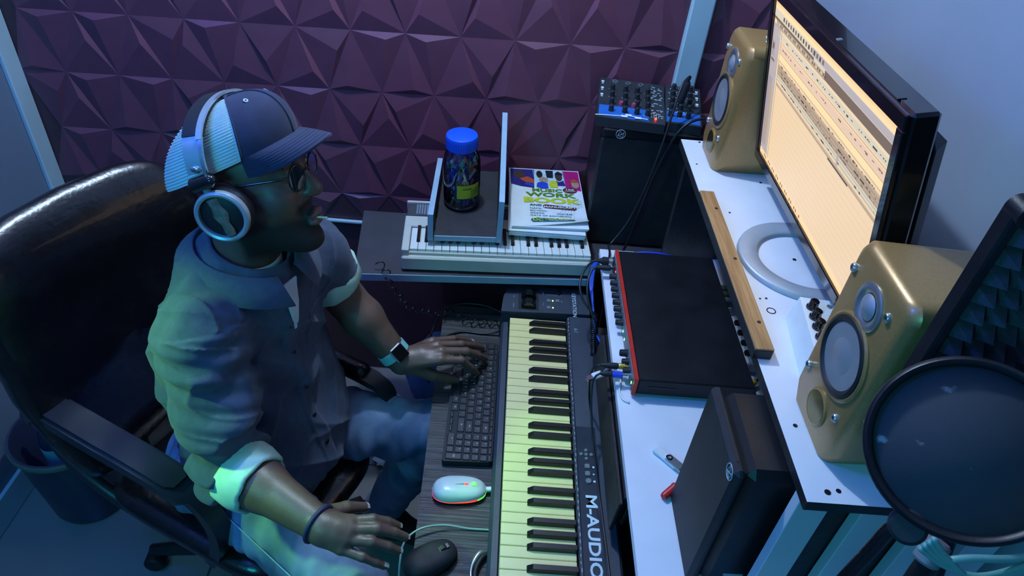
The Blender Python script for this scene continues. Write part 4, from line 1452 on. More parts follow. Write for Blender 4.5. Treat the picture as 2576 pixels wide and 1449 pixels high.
pc, pn = V((.3645, -.9445, 1.4615)), (V(cam.location) - V((.359, -.945, 1.461))).normalized()
pn = (pn + V((.06, -.05, .10))).normalized()
pf = thing('pop_filter', 'round black mesh pop filter in the foreground at lower right', 'pop filter', (.359, -.945, 1.37))
MB().lathe([(.0765, -.007), (.0795, -.005), (.0805, 0), (.0795, .005), (.0765, .007), (.0725, .005), (.0715, 0), (.0725, -.005)], pc, pn, 72, closed=True).build('hoop', M['black_plastic'], pf, smooth=60)
m, nt, bs_, N, Lk = _nodes('pop_filter_mesh')
tcn = N.new('ShaderNodeTexCoord')
nz = N.new('ShaderNodeTexNoise')
nz.inputs['Scale'].default_value = 20
nz.inputs['Detail'].default_value = 4
Lk.new(tcn.outputs['Object'], nz.inputs['Vector'])
cr = N.new('ShaderNodeValToRGB')
cr.color_ramp.elements[0].position = .66
cr.color_ramp.elements[0].color = (.022, .028, .038, 1)
cr.color_ramp.elements[1].position = .70
cr.color_ramp.elements[1].color = (.22, .22, .22, 1)
Lk.new(nz.outputs['Fac'], cr.inputs[0])
Lk.new(cr.outputs[0], bs_.inputs['Base Color'])
bs_.inputs['Roughness'].default_value = .85
wv = N.new('ShaderNodeTexVoronoi')
wv.inputs['Scale'].default_value = 900
Lk.new(tcn.outputs['Object'], wv.inputs['Vector'])
bpn = N.new('ShaderNodeBump')
bpn.inputs['Strength'].default_value = .12
bpn.inputs['Distance'].default_value = .001
Lk.new(wv.outputs['Distance'], bpn.inputs['Height'])
Lk.new(bpn.outputs[0], bs_.inputs['Normal'])
M['pop_mesh'] = m
MB().lathe([(0, -.0015), (.074, -.002), (.074, .0), (0, .0005)], pc, pn, 64).build('mesh', M['pop_mesh'], pf, smooth=180)
u_, v_, _ = MB.frame(pn)
right = V((.996, .026, .082))
up = pn.cross(right).normalized()
right = up.cross(pn).normalized()
bp_ = pc - right * .052 - up * .066 - pn * .012
MB().lathe([(.0, 0), (.014, .0), (.016, .003), (.016, .011), (.013, .014), (0, .014)], bp_, pn, 30).build('clamp_disc', M['soft_black'], pf)
g = spline([bp_ + pn * .002, V((.320, -.976, 1.382)), V((.312, -.980, 1.352)), V((.303, -.985, 1.314)), V((.296, -.987, 1.247)), V((.300, -.99, 1.10)), V((.33, -.99, .90)), V((.40, -.99, .72)), V((.448, -.985, .62))], 40)
gq = MB().tube(g, [.0058 + (.0009 if i % 2 else -.0006) for i in range(len(g))], 10)
gq.build('gooseneck', M['gloss_black'], pf, smooth=180)

ms_ = thing('microphone_stand', 'dark microphone stand with grey knob below the pop filter', 'stand', (.47, -1.02, 0))
MB().tube([(.455, -.985, 0.02), (.455, -.985, .90)], .011, 14).build('pole', M['black_metal'], ms_, smooth=180)
MB().tube(spline([(.455, -.985, .90), (.440, -.972, 1.05), (.420, -.948, 1.20), (.424, -.934, 1.285)]), .010, 14).build('boom', M['black_metal'], ms_, smooth=180)
MB().cyl((.417, -.940, 1.272), (.428, -.928, 1.296), .0135, n=20, bev=.003).build('knob', M['grey_plastic'], ms_)
for k in range(3):
    a = math.radians((200, 270, 340)[k])
    MB().tube([(.455, -.985, .16), (.455 + .19 * math.cos(a), -.985 + .19 * math.sin(a), .012)], .008, 10).build('leg', M['black_metal'], ms_, smooth=180)
M['cable_teal'] = mat('pale_green_cable', (.16, .36, .33), .4, var=.1)
q = MB()
for k in range(4):
    o_ = .006 * k
    q.tube(spline([(.400 - .002 * k, -.945, 1.325 - o_), (.425, -.952, 1.300 - o_ * .6), (.462, -.958, 1.278 + o_ * .4), (.51, -.950, 1.286 + o_), (.545, -.935, 1.308 + o_ * .5), (.56, -.92, 1.345)]), .0032, 8)
q.tube(spline([(.418, -.949, 1.29), (.44, -.952, 1.305), (.50, -.948, 1.309), (.55, -.93, 1.335)]), .004, 8)
tag(q.build('cable_loops', M['cable_teal'], smooth=180), 'loops of pale green cable hanging below the pop filter', 'cable')

# ================================================================ office chair
M['leather'] = mat('black_leather', (.0045, .0045, .006), .27, coat=.25, var=.2, scale=18, bump=.22, bscale=70, rvar=.06)
M['chair_plastic'] = mat('dark_chair_plastic', (.018, .02, .024), .4, var=.15, scale=20)
YAW = math.radians(-25)
fw, lf = V((math.cos(YAW), math.sin(YAW), 0)), V((-math.sin(YAW), math.cos(YAW), 0))
S0 = V((-.625, -.315, 0))
ch = thing('office_chair', 'black leather office chair with padded arms that the man sits in', 'chair', (S0.x, S0.y, 0))


def cw(f, l, z):
    return S0 + fw * f + lf * l + V((0, 0, z))


def cushion(fn_c, w_, h_, t_, nu=26, nv=26, p=5.5):
    """superellipse pad; fn_c(a, b, c) maps local -1..1 coordinates (width, height, thickness) to the world"""
    q = MB()

    def f(u, v):
        a, e = 2 * PI * u, -PI / 2 + PI * v
        ex = lambda x, n: math.copysign(abs(x) ** n, x)
        return fn_c(ex(math.cos(a), 2 / p) * ex(math.cos(e), .55), ex(math.sin(a), 2 / p) * ex(math.cos(e), .55), ex(math.sin(e), .8))
    q.grid(f, nu * 2, nv, wrap=True)
    return q


def back_fn(a, b, c):
    z = .815 + b * .325
    lean = -.255 - .10 * (z - .55) * 1.0 - .10 * max(0, z - .95) ** 2
    bow = .045 * a * a
    return cw(lean + bow + c * .055 * (1 - .12 * b) + (.018 if c > 0 else 0) * math.cos(b * 9) * .35, a * .268 * (1 - .10 * max(0, b) ** 2 - .16 * max(0, -b)), z)


cushion(back_fn, 1, 1, 1).build('backrest', M['leather'], ch, smooth=180)
cushion(lambda a, b, c: cw(.02 + b * .25, a * .215, .455 + c * .045 + .012 * a * a), 1, 1, 1).build('seat', M['leather'], ch, smooth=180)
MB().box(cw(-.235, 0, .50), (.05, .16, .16), .012, rot=(0, 0, YAW)).build('back_bracket', M['chair_plastic'], ch, smooth=0)
for sgn in (-1, 1):
    l0 = sgn * (.205 if sgn < 0 else .255)
    sh_f, dz_ = (.02, 0) if sgn < 0 else (.15, -.10)
    af = lambda f, l, z: cw(f + sh_f, l, z + dz_ * max(0, min(1, (z - .45) / .2)))
    pts = spline([af(-.345, l0 * .98, .665), af(-.30, l0 * 1.02, .720), af(-.22, l0 * 1.08, .752), af(-.10, l0 * 1.10, .758), af(.02, l0 * 1.06, .735), af(.095, l0, .690), af(.125, l0 * .97, .62), af(.11, l0 * .95, .52), af(.06, l0 * .9, .42)], 7)
    if sgn > 0:
        pts = spline([cw(f, l0, z) for f, z in ((-.20, .60), (-.155, .635), (-.08, .652), (.04, .657), (.15, .655), (.225, .648), (.252, .62), (.245, .54), (.19, .42))], 7)
    n_ = len(pts)
    nr_ = []
    for i in range(n_):
        t_ = (pts[min(n_ - 1, i + 1)] - pts[max(0, i - 1)]).normalized()
        nr_.append(-(t_.cross(lf)).normalized() if t_.cross(lf).z < 0 or i > n_ * .6 else t_.cross(lf).normalized())
    nr_ = [(lf.cross((pts[min(n_ - 1, i + 1)] - pts[max(0, i - 1)]).normalized())) * -1 for i in range(n_)]
    MB().strip(pts, [lf] * n_, nr_, [(.064 if sgn < 0 else .044) if i < n_ * .6 else .040 for i in range(n_)], .026 if sgn < 0 else .018).build('arm_loop', M['chair_plastic'], ch, smooth=50)
    i0, i1 = int(n_ * .16), int(n_ * .58)
    nn_ = [(v_ if v_.z > 0 else -v_).normalized() for v_ in nr_[i0:i1]]
    pp = [p_ + v_ * .020 for p_, v_ in zip(pts[i0:i1], nn_)]
    if sgn > 0:
        MB().tube([p_ + V((0, 0, -.004)) for p_ in pp], [.016 if i in (0, len(pp) - 1) else .024 for i in range(len(pp))], 14).build('arm_pad', M['leather'], ch, smooth=180)
    else:
        MB().strip(pp, [lf] * len(pp), nn_, [.030 if i in (0, len(pp) - 1) else .050 for i in range(len(pp))], .014).build('arm_pad', M['chair_plastic'], ch, smooth=60)
    q = spline([cw(-.20, l0, .60), cw(-.21, l0 * .98, .54), cw(-.16, l0 * .95, .46), cw(-.06, l0 * .9, .42), cw(.19, l0 * .9, .42)], 6) if sgn > 0 else spline([af(-.345, l0 * .98, .665), af(-.35, l0 * .98, .60), af(-.31, l0 * .96, .50), af(-.18, l0 * .9, .42), af(.06, l0 * .9, .42)], 6)
    MB().tube(q, .016, 10).build('arm_bracket', M['chair_plastic'], ch, smooth=180)
MB().cyl(cw(0, 0, .10), cw(0, 0, .41), .028, n=18).build('gas_lift', M['black_metal'], ch)
for k in range(5):
    a = PI + .04 + 2 * PI * k / 5
    d_ = V((math.cos(a), math.sin(a), 0))
    c0 = cw(0, 0, .105)
    P0, P1 = c0, cw(0, 0, .078) + d_ * .30
    MB().tube([P0, P0.lerp(P1, .5) + V((0, 0, .012)), P1], [.028, .023, .016], 10).build('foot_spoke', M['chair_plastic'], ch, smooth=180)
    e_ = V((-d_.y, d_.x, 0))
    MB().cyl(P1 - e_ * .022 + V((0, 0, -.050)), P1 + e_ * .022 + V((0, 0, -.050)), .027, n=18, bev=.004).build('castor', M['rubber'], ch)

# ================================================================ odds and ends on the floor
M['bin'] = mat('dark_blue_bin', (.02, .03, .06), .35, var=.1)
bn = thing('round_bin', 'dark round bin behind the chair arm holding two bottles', 'bin', (-1.20, -.12, 0))
MB().lathe([(0, .004), (.098, .004), (.100, .0), (.108, .02), (.130, .30), (.134, .30), (.1345, .312), (.128, .312), (.124, .30), (.103, .02), (0, .012)], (-1.20, -.12, 0), (0, 0, 1), 40).build('bin_wall', M['bin'], bn, smooth=40)
MB().lathe([(.1365, .292), (.1385, .298), (.1385, .306), (.1345, .312), (.133, .300)], (-1.20, -.12, 0), (0, 0, 1), 40, closed=True).build('rim', mat('olive_rim', (.10, .14, .10), .4), bn, smooth=60)
M['bottle_dark'] = mat('dark_bottle_plastic', (.02, .03, .06), .2, var=.1)
M['bottle_label'] = mat('pale_blue_label', (.18, .45, .55), .4, var=.06)
for k, (x, y, lb) in enumerate(((-1.235, -.13, 'dark bottle with pale cap in the bin, the left one'), (-1.17, -.145, 'dark bottle with pale blue label in the bin, the right one'))):
    bt = thing('bottle', lb, 'bottle', (x, y, .013), group='bottles in the round bin')
    MB().lathe([(0, .013), (.030, .013), (.034, .02), (.034, .27), (.026, .31), (.014, .335), (.013, .36)], (x, y, 0), (0, 0, 1), 24).build('bottle_body', M['bottle_dark'], bt)
    MB().lathe([(.0345, .16), (.0345, .26)], (x, y, 0), (0, 0, 1), 24).build('label', M['bottle_label'], bt)
    MB().lathe([(.016, .35), (.016, .385), (.013, .389), (0, .389)], (x, y, 0), (0, 0, 1), 20).build('cap', M['bottle_label'], bt)

M['bag_blue'] = mat('blue_bag_cloth', (.07, .13, .21), .7, var=.2, scale=16, bump=.3, bscale=40)
q = MB().ell((-.20, .345, .16), (.13, .10, .155), 28, 18)
q.v = [tuple(V(p) + V((.008 * math.sin(p[2] * 40 + p[0] * 30), .008 * math.sin(p[0] * 50), .006 * math.sin(p[0] * 33 + p[1] * 21)))) for p in q.v]
q.v = [(x, y, max(.001, z)) for x, y, z in q.v]
tag(q.build('blue_bag', M['bag_blue'], smooth=180), 'rounded blue cloth bag on the floor under the wall board', 'bag')
M['tissue'] = mat('pale_tissue', (.55, .66, .68), .6, var=.06, bump=.2, bscale=60)
rg = random.Random(2)
for k, (x, y, lb) in enumerate(((-.405, .19, 'crumpled pale cloth on the floor left of the blue bag, farther one'), (-.335, .085, 'crumpled pale cloth on the floor left of the blue bag, nearer one'))):
    q = MB()
    q.grid(lambda u, v: V((x + (u - .5) * .10 + .012 * math.sin(v * 9 + k), y + (v - .5) * .11 + .012 * math.sin(u * 8), .022 + .020 * math.sin(u * 7 + 2 * k) * math.cos(v * 6) + .06 * math.exp(-((u - .5) ** 2 + (v - .4) ** 2) * 12))), 18, 18)
    q.grid(lambda u, v: V((x + (u - .5) * .10 + .012 * math.sin(v * 9 + k), y + (v - .5) * .11 + .012 * math.sin(u * 8), .020 + .018 * math.sin(u * 7 + 2 * k) * math.cos(v * 6) + .055 * math.exp(-((u - .5) ** 2 + (v - .4) ** 2) * 12))), 18, 18)
    tag(q.build('crumpled_cloth', M['tissue'], smooth=180), lb, 'cloth', 'crumpled cloths on the floor')
bt = thing('spray_bottle', 'slim dark bottle with pale cap standing under the wall board', 'bottle', (-.53, .20, 0))
MB().lathe([(0, 0), (.026, 0), (.029, .004), (.029, .20), (.020, .235), (.012, .25)], (-.53, .20, 0), (0, 0, 1), 24).build('bottle_body', M['bottle_dark'], bt)
MB().lathe([(.014, .25), (.014, .285), (0, .287)], (-.53, .20, 0), (0, 0, 1), 20).build('cap', M['white_plastic'], bt)
# ================================================================ the man: signed-distance bodies meshed as single surfaces
class SDF:
    def __init__(s, lo, hi, h):
        s.lo, s.h = np.array(lo, float), h
        s.n = np.ceil((np.array(hi) - s.lo) / h).astype(int) + 1
        s.d = np.full(tuple(s.n), .2, np.float32)
        s.ax = [(s.lo[i] + h * np.arange(s.n[i])).astype(np.float32) for i in range(3)]

    def _win(s, lo, hi):
        a = np.maximum(0, np.floor((np.array(lo) - s.lo) / s.h).astype(int))
        b = np.minimum(s.n, np.ceil((np.array(hi) - s.lo) / s.h).astype(int) + 1)
        if np.any(b <= a):
            return None
        sl = tuple(slice(a[i], b[i]) for i in range(3))
        return sl, s.ax[0][sl[0]][:, None, None], s.ax[1][sl[1]][None, :, None], s.ax[2][sl[2]][None, None, :]

    def _mix(s, sl, e, k, op):
        d = s.d[sl]
        if op == 'sub':
            e = -e
            hh = np.maximum(k - np.abs(d - e), 0) / k
            s.d[sl] = np.maximum(d, e) + hh * hh * k * .25
        else:
            hh = np.maximum(k - np.abs(d - e), 0) / k
            s.d[sl] = np.minimum(d, e) - hh * hh * k * .25

    def cone(s, a, b, ra, rb, k=.02, op='add'):
        a, b = np.array(a, float), np.array(b, float)
        m = max(ra, rb) + k + s.h * 3
        W_ = s._win(np.minimum(a, b) - m, np.maximum(a, b) + m)
        if W_ is None:
            return
        sl, X, Y, Z = W_
        ba = b - a
        L2 = float(ba @ ba) + 1e-12
        t = np.clip(((X - a[0]) * ba[0] + (Y - a[1]) * ba[1] + (Z - a[2]) * ba[2]) / L2, 0, 1)
        e = np.sqrt((X - a[0] - t * ba[0]) ** 2 + (Y - a[1] - t * ba[1]) ** 2 + (Z - a[2] - t * ba[2]) ** 2) - (ra + (rb - ra) * t)
        s._mix(sl, e.astype(np.float32), k, op)

    def chain(s, pts, radii, k=.015):
        for i in range(len(pts) - 1):
            s.cone(pts[i], pts[i + 1], radii[i], radii[i + 1], k)

    def ell(s, c, r, R=None, k=.02, op='add', pw=2.0):
        c = np.array(c, float)
        r = np.array(r, float)
        R = np.eye(3) if R is None else np.array(R, float)
        ext = np.abs(R) @ r + k + s.h * 3
        W_ = s._win(c - ext, c + ext)
        if W_ is None:
            return
        sl, X, Y, Z = W_
        q = [((X - c[0]) * R[0, i] + (Y - c[1]) * R[1, i] + (Z - c[2]) * R[2, i]) / r[i] for i in range(3)]
        k0 = np.sqrt(q[0] ** 2 + q[1] ** 2 + q[2] ** 2) + 1e-6
        k1 = np.sqrt((q[0] / r[0]) ** 2 + (q[1] / r[1]) ** 2 + (q[2] / r[2]) ** 2) + 1e-6
        s._mix(sl, (k0 * (k0 - 1) / k1).astype(np.float32), k, op)

    def plane(s, p, n, k=.004, win=None):
        """cut away everything on the side n points to"""
        p, n = np.array(p, float), np.array(n, float)
        n = n / np.linalg.norm(n)
        W_ = s._win(*(win or (s.lo, s.lo + s.n * s.h)))
        sl, X, Y, Z = W_
        e = (X - p[0]) * n[0] + (Y - p[1]) * n[1] + (Z - p[2]) * n[2]
        hh = np.maximum(k - np.abs(s.d[sl] - e), 0) / k
        s.d[sl] = np.maximum(s.d[sl], e) + hh * hh * k * .25

    def mesh(s):
        """surface nets: vertex per mixed cell, quad per crossed edge"""
        d = s.d
        I = d < 0
        c8 = [I[i:I.shape[0] - 1 + i, j:I.shape[1] - 1 + j, k:I.shape[2] - 1 + k] for i in (0, 1) for j in (0, 1) for k in (0, 1)]
        al, an = c8[0].copy(), c8[0].copy()
        for c in c8[1:]:
            al &= c
            an |= c
        cells = np.argwhere(an & ~al)
        vid = np.full(al.shape, -1, np.int32)
        vid[tuple(cells.T)] = np.arange(len(cells))
        corners = np.array([(i, j, k) for i in (0, 1) for j in (0, 1) for k in (0, 1)])
        val = np.stack([d[tuple((cells + c).T)] for c in corners], 1)
        acc = np.zeros((len(cells), 3))
        cnt = np.zeros(len(cells))
        for a in range(8):
            for b in range(a + 1, 8):
                if np.abs(corners[a] - corners[b]).sum() != 1:
                    continue
                va, vb = val[:, a], val[:, b]
                mk_ = (va < 0) != (vb < 0)
                t = np.where(mk_, va / np.where(mk_, va - vb, 1), 0)
                acc += mk_[:, None] * (corners[a] + t[:, None] * (corners[b] - corners[a]))
                cnt += mk_
        P = s.lo + (cells + acc / cnt[:, None]) * s.h
        F = []
        for ax in range(3):
            u, v = (ax + 1) % 3, (ax + 2) % 3
            sh = list(I.shape)
            sh[ax] -= 1
            s0 = [slice(None)] * 3
            s1 = [slice(None)] * 3
            s0[ax], s1[ax] = slice(0, -1), slice(1, None)
            a, b = I[tuple(s0)], I[tuple(s1)]
            e = np.argwhere(a != b)
            e = e[(e[:, u] > 0) & (e[:, v] > 0) & (e[:, u] < I.shape[u] - 1) & (e[:, v] < I.shape[v] - 1)]
            fl_ = a[tuple(e.T)]
            du, dv = np.eye(3, dtype=int)[u], np.eye(3, dtype=int)[v]
            q = np.stack([vid[tuple((e - du - dv).T)], vid[tuple((e - dv).T)], vid[tuple(e.T)], vid[tuple((e - du).T)]], 1)
            q[~fl_] = q[~fl_][:, ::-1]
            F.append(q)
        F = np.concatenate(F)
        return P, F[(F >= 0).all(1)]


def np_obj(name, P, F, mats, parent, mi=None):
    c = P.mean(0)
    I = wmat(parent).inverted() if parent else Matrix.Identity(4)
    me = bpy.data.meshes.new(name)
    me.vertices.add(len(P))
    me.vertices.foreach_set('co', (P - c).astype(np.float32).ravel())
    me.loops.add(len(F) * 4)
    me.loops.foreach_set('vertex_index', F.astype(np.int32).ravel())
    me.polygons.add(len(F))
    me.polygons.foreach_set('loop_start', np.arange(0, len(F) * 4, 4, dtype=np.int32))
    me.polygons.foreach_set('use_smooth', np.ones(len(F), bool))
    for m_ in mats:
        me.materials.append(m_)
    if mi is not None:
        me.polygons.foreach_set('material_index', mi.astype(np.int32))
    me.update(calc_edges=True)
    me.validate()
    o = bpy.data.objects.new(name, me)
    COL.objects.link(o)
    o.parent = parent
    o.location = I @ V(c)
    return o


HC = np.array((-.4862, -.2892, 1.256))
HR = np.array(Euler((-.1534, -.1615, -.1115)).to_matrix())
HS = 1.03


def H(f, l, u):
    return HC + HR @ (np.array((f, l, u)) * HS)


def hv(f, l, u):
    return V(H(f, l, u))


def hd(f, l, u):
    return V(HR @ np.array((f, l, u)))


man = thing('person', 'man in a navy cap and dark denim shirt sitting at the keyboards', 'person', (-.56, -.31, .5))
man.location = (-.56, -.31, 0)
A_ = lambda *p: np.array(p, float)
FW, LF = np.array(fw), np.array(lf)
RYAW = np.array(Matrix.Rotation(YAW, 3, 'Z'))
shR, shL = A_(-.552, -.470, 1.050), A_(-.430, -.182, 1.032)
elR, wrR = A_(-.500, -.560, .815), A_(-.3110, -.6650, .806)
elL, wrL = A_(-.378, -.150, .890), A_(-.2487, -.1892, .745)

# ---- skin
B = SDF((-.80, -.78, .46), (.0, .02, 1.45), .0027)
B.ell((-.575, -.31, .58), (.12, .16, .10), RYAW, .03)
B.ell((-.555, -.31, .74), (.105, .145, .16), RYAW, .04)
B.ell((-.540, -.318, .94), (.105, .160, .16), RYAW, .05)
B.cone(shR, shL, .052, .052, .05)
B.cone(A_(-.520, -.312, 1.07), H(-.012, 0, -.035), .064, .055, .035)
for sh, el, wr in ((shR, elR, wrR), (shL, elL, wrL)):
    B.cone(sh, el, .054, .042, .03)
    m_ = el + (wr - el) * .3
    B.cone(el, m_, .042, .0445, .02)
    B.cone(m_, wr, .0445, .0285, .02)
# head
Hc = lambda a, b, ra, rb, k=.012, op='add': B.cone(H(*a), H(*b), ra * HS, rb * HS, k, op)
He = lambda a, r, k=.012, op='add': B.ell(H(*a), A_(*r) * HS, HR, k, op)
He((-.008, 0, .040), (.094, .072, .080), .02)
He((.030, 0, -.010), (.066, .061, .100), .03)
Hc((.012, 0, -.062), (.070, 0, -.092), .052, .030, .03)
for s_ in (-1, 1):
    Hc((-.005, s_ * .050, -.045), (.062, s_ * .022, -.088), .018, .018, .025)
    He((.064, s_ * .034, -.014), (.026, .026, .026), .025)
    He((-.004, s_ * .078, .000), (.026, .009, .034), .006)
Hc((.082, -.034, .046), (.082, .034, .046), .0125, .0125, .018)
for s_ in (-1, 1):
    He((.096, s_ * .031, .026), (.013, .017, .010), .012, 'sub')
    He((.080, s_ * .031, .0265), (.0145, .0150, .0125), .004)
    Hc((.098, s_ * .013, -.011), (.106, s_ * .012, -.010), .0085, .0085, .008)
Hc((.092, 0, .034), (.1085, 0, .000), .0072, .0100, .012)
Hc((.1085, 0, .000), (.1145, 0, -.008), .0115, .0115, .01)
Hc((.082, 0, -.056), (.094, 0, -.056), .022, .014, .016)
He((.1035, 0, -.0510), (.0100, .0235, .0075), .005)
He((.1030, 0, -.0640), (.0110, .0215, .0090), .005)
He((.1125, 0, -.0572), (.010, .024, .0012), .004, 'sub')
He((.085, 0, -.100), (.024, .026, .020), .016)
# hands from measured joints


def hand(J, wr, rs=1.0):
    mc = [J[k] for k in ('iM', 'mM', 'rM', 'pM')]
    ctr = (mc[1] + mc[2]) / 2
    for i, m_ in enumerate(mc):
        B.cone(wr + (m_ - ctr) * .35, m_, .0165 * rs, (.0125, .0125, .0118, .0108)[i] * rs, .012)
    B.cone(wr, (wr + ctr) / 2, .024 * rs, .021 * rs, .02)
    for f, r in (('i', .0092), ('m', .0095), ('r', .0089), ('p', .0078)):
        pts = [J[f + q] for q in 'MPDT' if f + q in J]
        for i in range(len(pts) - 1):
            n_ = len(pts) - 1
            B.cone(pts[i], pts[i + 1], (r * (1.16 - .25 * i / n_)) * rs, (r * (1.16 - .25 * (i + 1) / n_)) * rs, .0035)
    pts = [J[q] for q in ('tB', 'tM', 'tP', 'tT') if q in J]
    rr_ = [.0185, .0140, .0118, .0092] if len(pts) == 4 else [.0175, .0125, .0095]
    for i in range(len(pts) - 1):
        B.cone(pts[i], pts[i + 1], rr_[i] * rs, rr_[i + 1] * rs, .008 if i == 0 else .004)


JL = dict(iM=A_(-.1575, -.1967, .765), mM=A_(-.1581, -.1751, .772), rM=A_(-.1699, -.1509, .768), pM=A_(-.1837, -.1282, .758),
          iP=A_(-.1105, -.1846, .758), iD=A_(-.0877, -.1714, .722), iT=A_(-.0746, -.1588, .691), mP=A_(-.1016, -.1586, .762), mD=A_(-.0753, -.1321, .727), mT=A_(-.0565, -.1071, .692),
          rP=A_(-.1150, -.1305, .757), rD=A_(-.0873, -.0950, .722), rT=A_(-.0657, -.0678, .691), pP=A_(-.1364, -.1007, .745), pD=A_(-.1136, -.0706, .715), pT=A_(-.0941, -.0513, .692),
          tB=A_(-.2198, -.1983, .735), tM=A_(-.1731, -.1997, .715), tP=A_(-.1410, -.1911, .700), tT=A_(-.1178, -.1831, .690))
hand(JL, wrL)
JR = dict(iM=A_(-.2324, -.6769, .800), mM=A_(-.2301, -.6927, .800), rM=A_(-.2347, -.7079, .793), pM=A_(-.2424, -.7200, .782),
          iP=A_(-.196, -.6690, .798), iD=A_(-.172, -.6610, .780), iT=A_(-.156, -.6560, .762), mP=A_(-.186, -.6850, .795), mD=A_(-.158, -.6780, .775), mT=A_(-.140, -.6730, .755),
          rP=A_(-.192, -.7060, .788), rD=A_(-.165, -.7010, .768), rT=A_(-.149, -.6970, .750), pP=A_(-.205, -.7270, .774), pD=A_(-.183, -.7250, .756), pT=A_(-.169, -.7230, .742),
          tB=A_(-.2773, -.6603, .790), tM=A_(-.2500, -.6382, .780), tT=A_(-.2231, -.6214, .760))
JR = {k: p + A_(-.034, .025, .010) for k, p in JR.items()}
hand(JR, wrR)
P, F = B.mesh()
C_ = P[F].mean(1)
L_ = ((P - HC) @ HR) / HS
sm = lambda x, w_: np.clip(x / w_ + .5, 0, 1)
lw = np.minimum(sm(.0135 - 14 * L_[:, 1] ** 2 - (L_[:, 2] + .058), .003), sm((L_[:, 2] + .058) + .0145 - 14 * L_[:, 1] ** 2, .003))
lip = np.minimum(lw, np.minimum(sm(L_[:, 0] - .0985, .004), sm(.026 - np.abs(L_[:, 1]), .004)))
edge_ = -.050 + .034 * np.clip((.05 - L_[:, 0]) / .05, 0, 1)
beard = np.minimum.reduce([sm(edge_ - L_[:, 2], .018), sm(L_[:, 2] + .122, .02), sm(L_[:, 0] + .012, .012), sm(.085 - np.abs(L_[:, 1]), .01)])
must = np.minimum.reduce([sm(-.028 - L_[:, 2], .008), sm(L_[:, 2] + .052, .006), sm(L_[:, 0] - .086, .008), sm(.033 - np.abs(L_[:, 1]), .01)])
hairm = np.minimum.reduce([sm(-.02 - L_[:, 0], .02), sm(L_[:, 2] + .045 + .3 * (L_[:, 0] + .02), .02), sm(.125 - L_[:, 2], .02), sm(.19 - np.linalg.norm(L_, axis=1), .01)])
hair_w = np.maximum(np.maximum(beard * .93, must * .9), hairm) * (1 - lip)
M['skin'] = mat('brown_skin', (.118, .070, .051), .45, var=.10, scale=60, bump=.10, bscale=420)
nt = M['skin'].node_tree
pb = nt.nodes['Principled BSDF']
src = pb.inputs['Base Color'].links[0].from_socket
for an_, c_ in (('hair', (.008, .007, .006, 1)), ('lip', (.15, .075, .070, 1))):
    at_ = nt.nodes.new('ShaderNodeAttribute')
    at_.attribute_name = an_
    mx_ = nt.nodes.new('ShaderNodeMix')
    mx_.data_type = 'RGBA'
    nt.links.new(at_.outputs['Fac'], mx_.inputs['Factor'])
    nt.links.new(src, mx_.inputs['A'])
    mx_.inputs['B'].default_value = c_
    src = mx_.outputs['Result']
    if an_ == 'hair':
        mr_ = nt.nodes.new('ShaderNodeMapRange')
        mr_.inputs['To Min'].default_value = .42
        mr_.inputs['To Max'].default_value = .8
        nt.links.new(at_.outputs['Fac'], mr_.inputs['Value'])
        nt.links.new(mr_.outputs[0], pb.inputs['Roughness'])
nt.links.new(src, pb.inputs['Base Color'])
M['hair'] = mat('black_short_hair', (.010, .008, .007), .75, var=.4, scale=300, bump=.5, bscale=900)
bo = np_obj('body', P, F, [M['skin']], man)
for an_, w_ in (('hair', hair_w), ('lip', lip)):
    at_ = bo.data.attributes.new(an_, 'FLOAT', 'POINT')
    at_.data.foreach_set('value', w_.astype(np.float32))
# eyes, nails
for s_ in (-1, 1):
    e = MB().ell(hv(.0825, s_ * .031, .0262), (.0125,) * 3, 20, 14, mat=0)
    e.build('eyeball', mat('eye_white', (.55, .52, .50), .2, var=.02), man, smooth=180)
    MB().ell(hv(.0908, s_ * .0305, .0255), (.0050, .0055, .0055), 14, 10).build('iris', M['gloss_black'], man, smooth=180)
    q = MB().strip([hv(.0955 - .010 * t * t, s_ * (.016 + .030 * t), .048 - .006 * t * t) for t in (0, .25, .5, .75, 1)], [hd(0, 0, 1)] * 5, [hd(1, 0, 0)] * 5, [.006, .008, .008, .007, .004], .002)
    q.build('eyebrow', M['hair'], man)
M['nail'] = mat('fingernail', (.42, .42, .36), .25, var=.04)
for J, up_ in ((JL, V((0, 0, 1))), (JR, V((0, 0, 1)))):
    for f, r in (('i', .0072), ('m', .0074), ('r', .0070), ('p', .0060), ('t', .0092)):
        T_, D_ = V(J[f + 'T']), V(J.get(f + 'D', J.get(f + 'P', J.get(f + 'M'))))
        d_ = (T_ - D_).normalized()
        n_ = (up_ - d_ * up_.dot(d_)).normalized()
        s_ = n_.cross(d_)
        c_ = T_ + d_ * .001 + n_ * (.0074 if f != 't' else .0080)
        q = MB()
        q.grid(lambda u, v: c_ + s_ * ((u - .5) * 1.55 * r) + d_ * ((v - .5) * 1.8 * r) - n_ * (((u - .5) * 2) ** 2 * r * .30 + ((v - .5) * 2) ** 2 * r * .10 - .0004), 6, 6)
        q.build('fingernail', M['nail'], man, smooth=180)

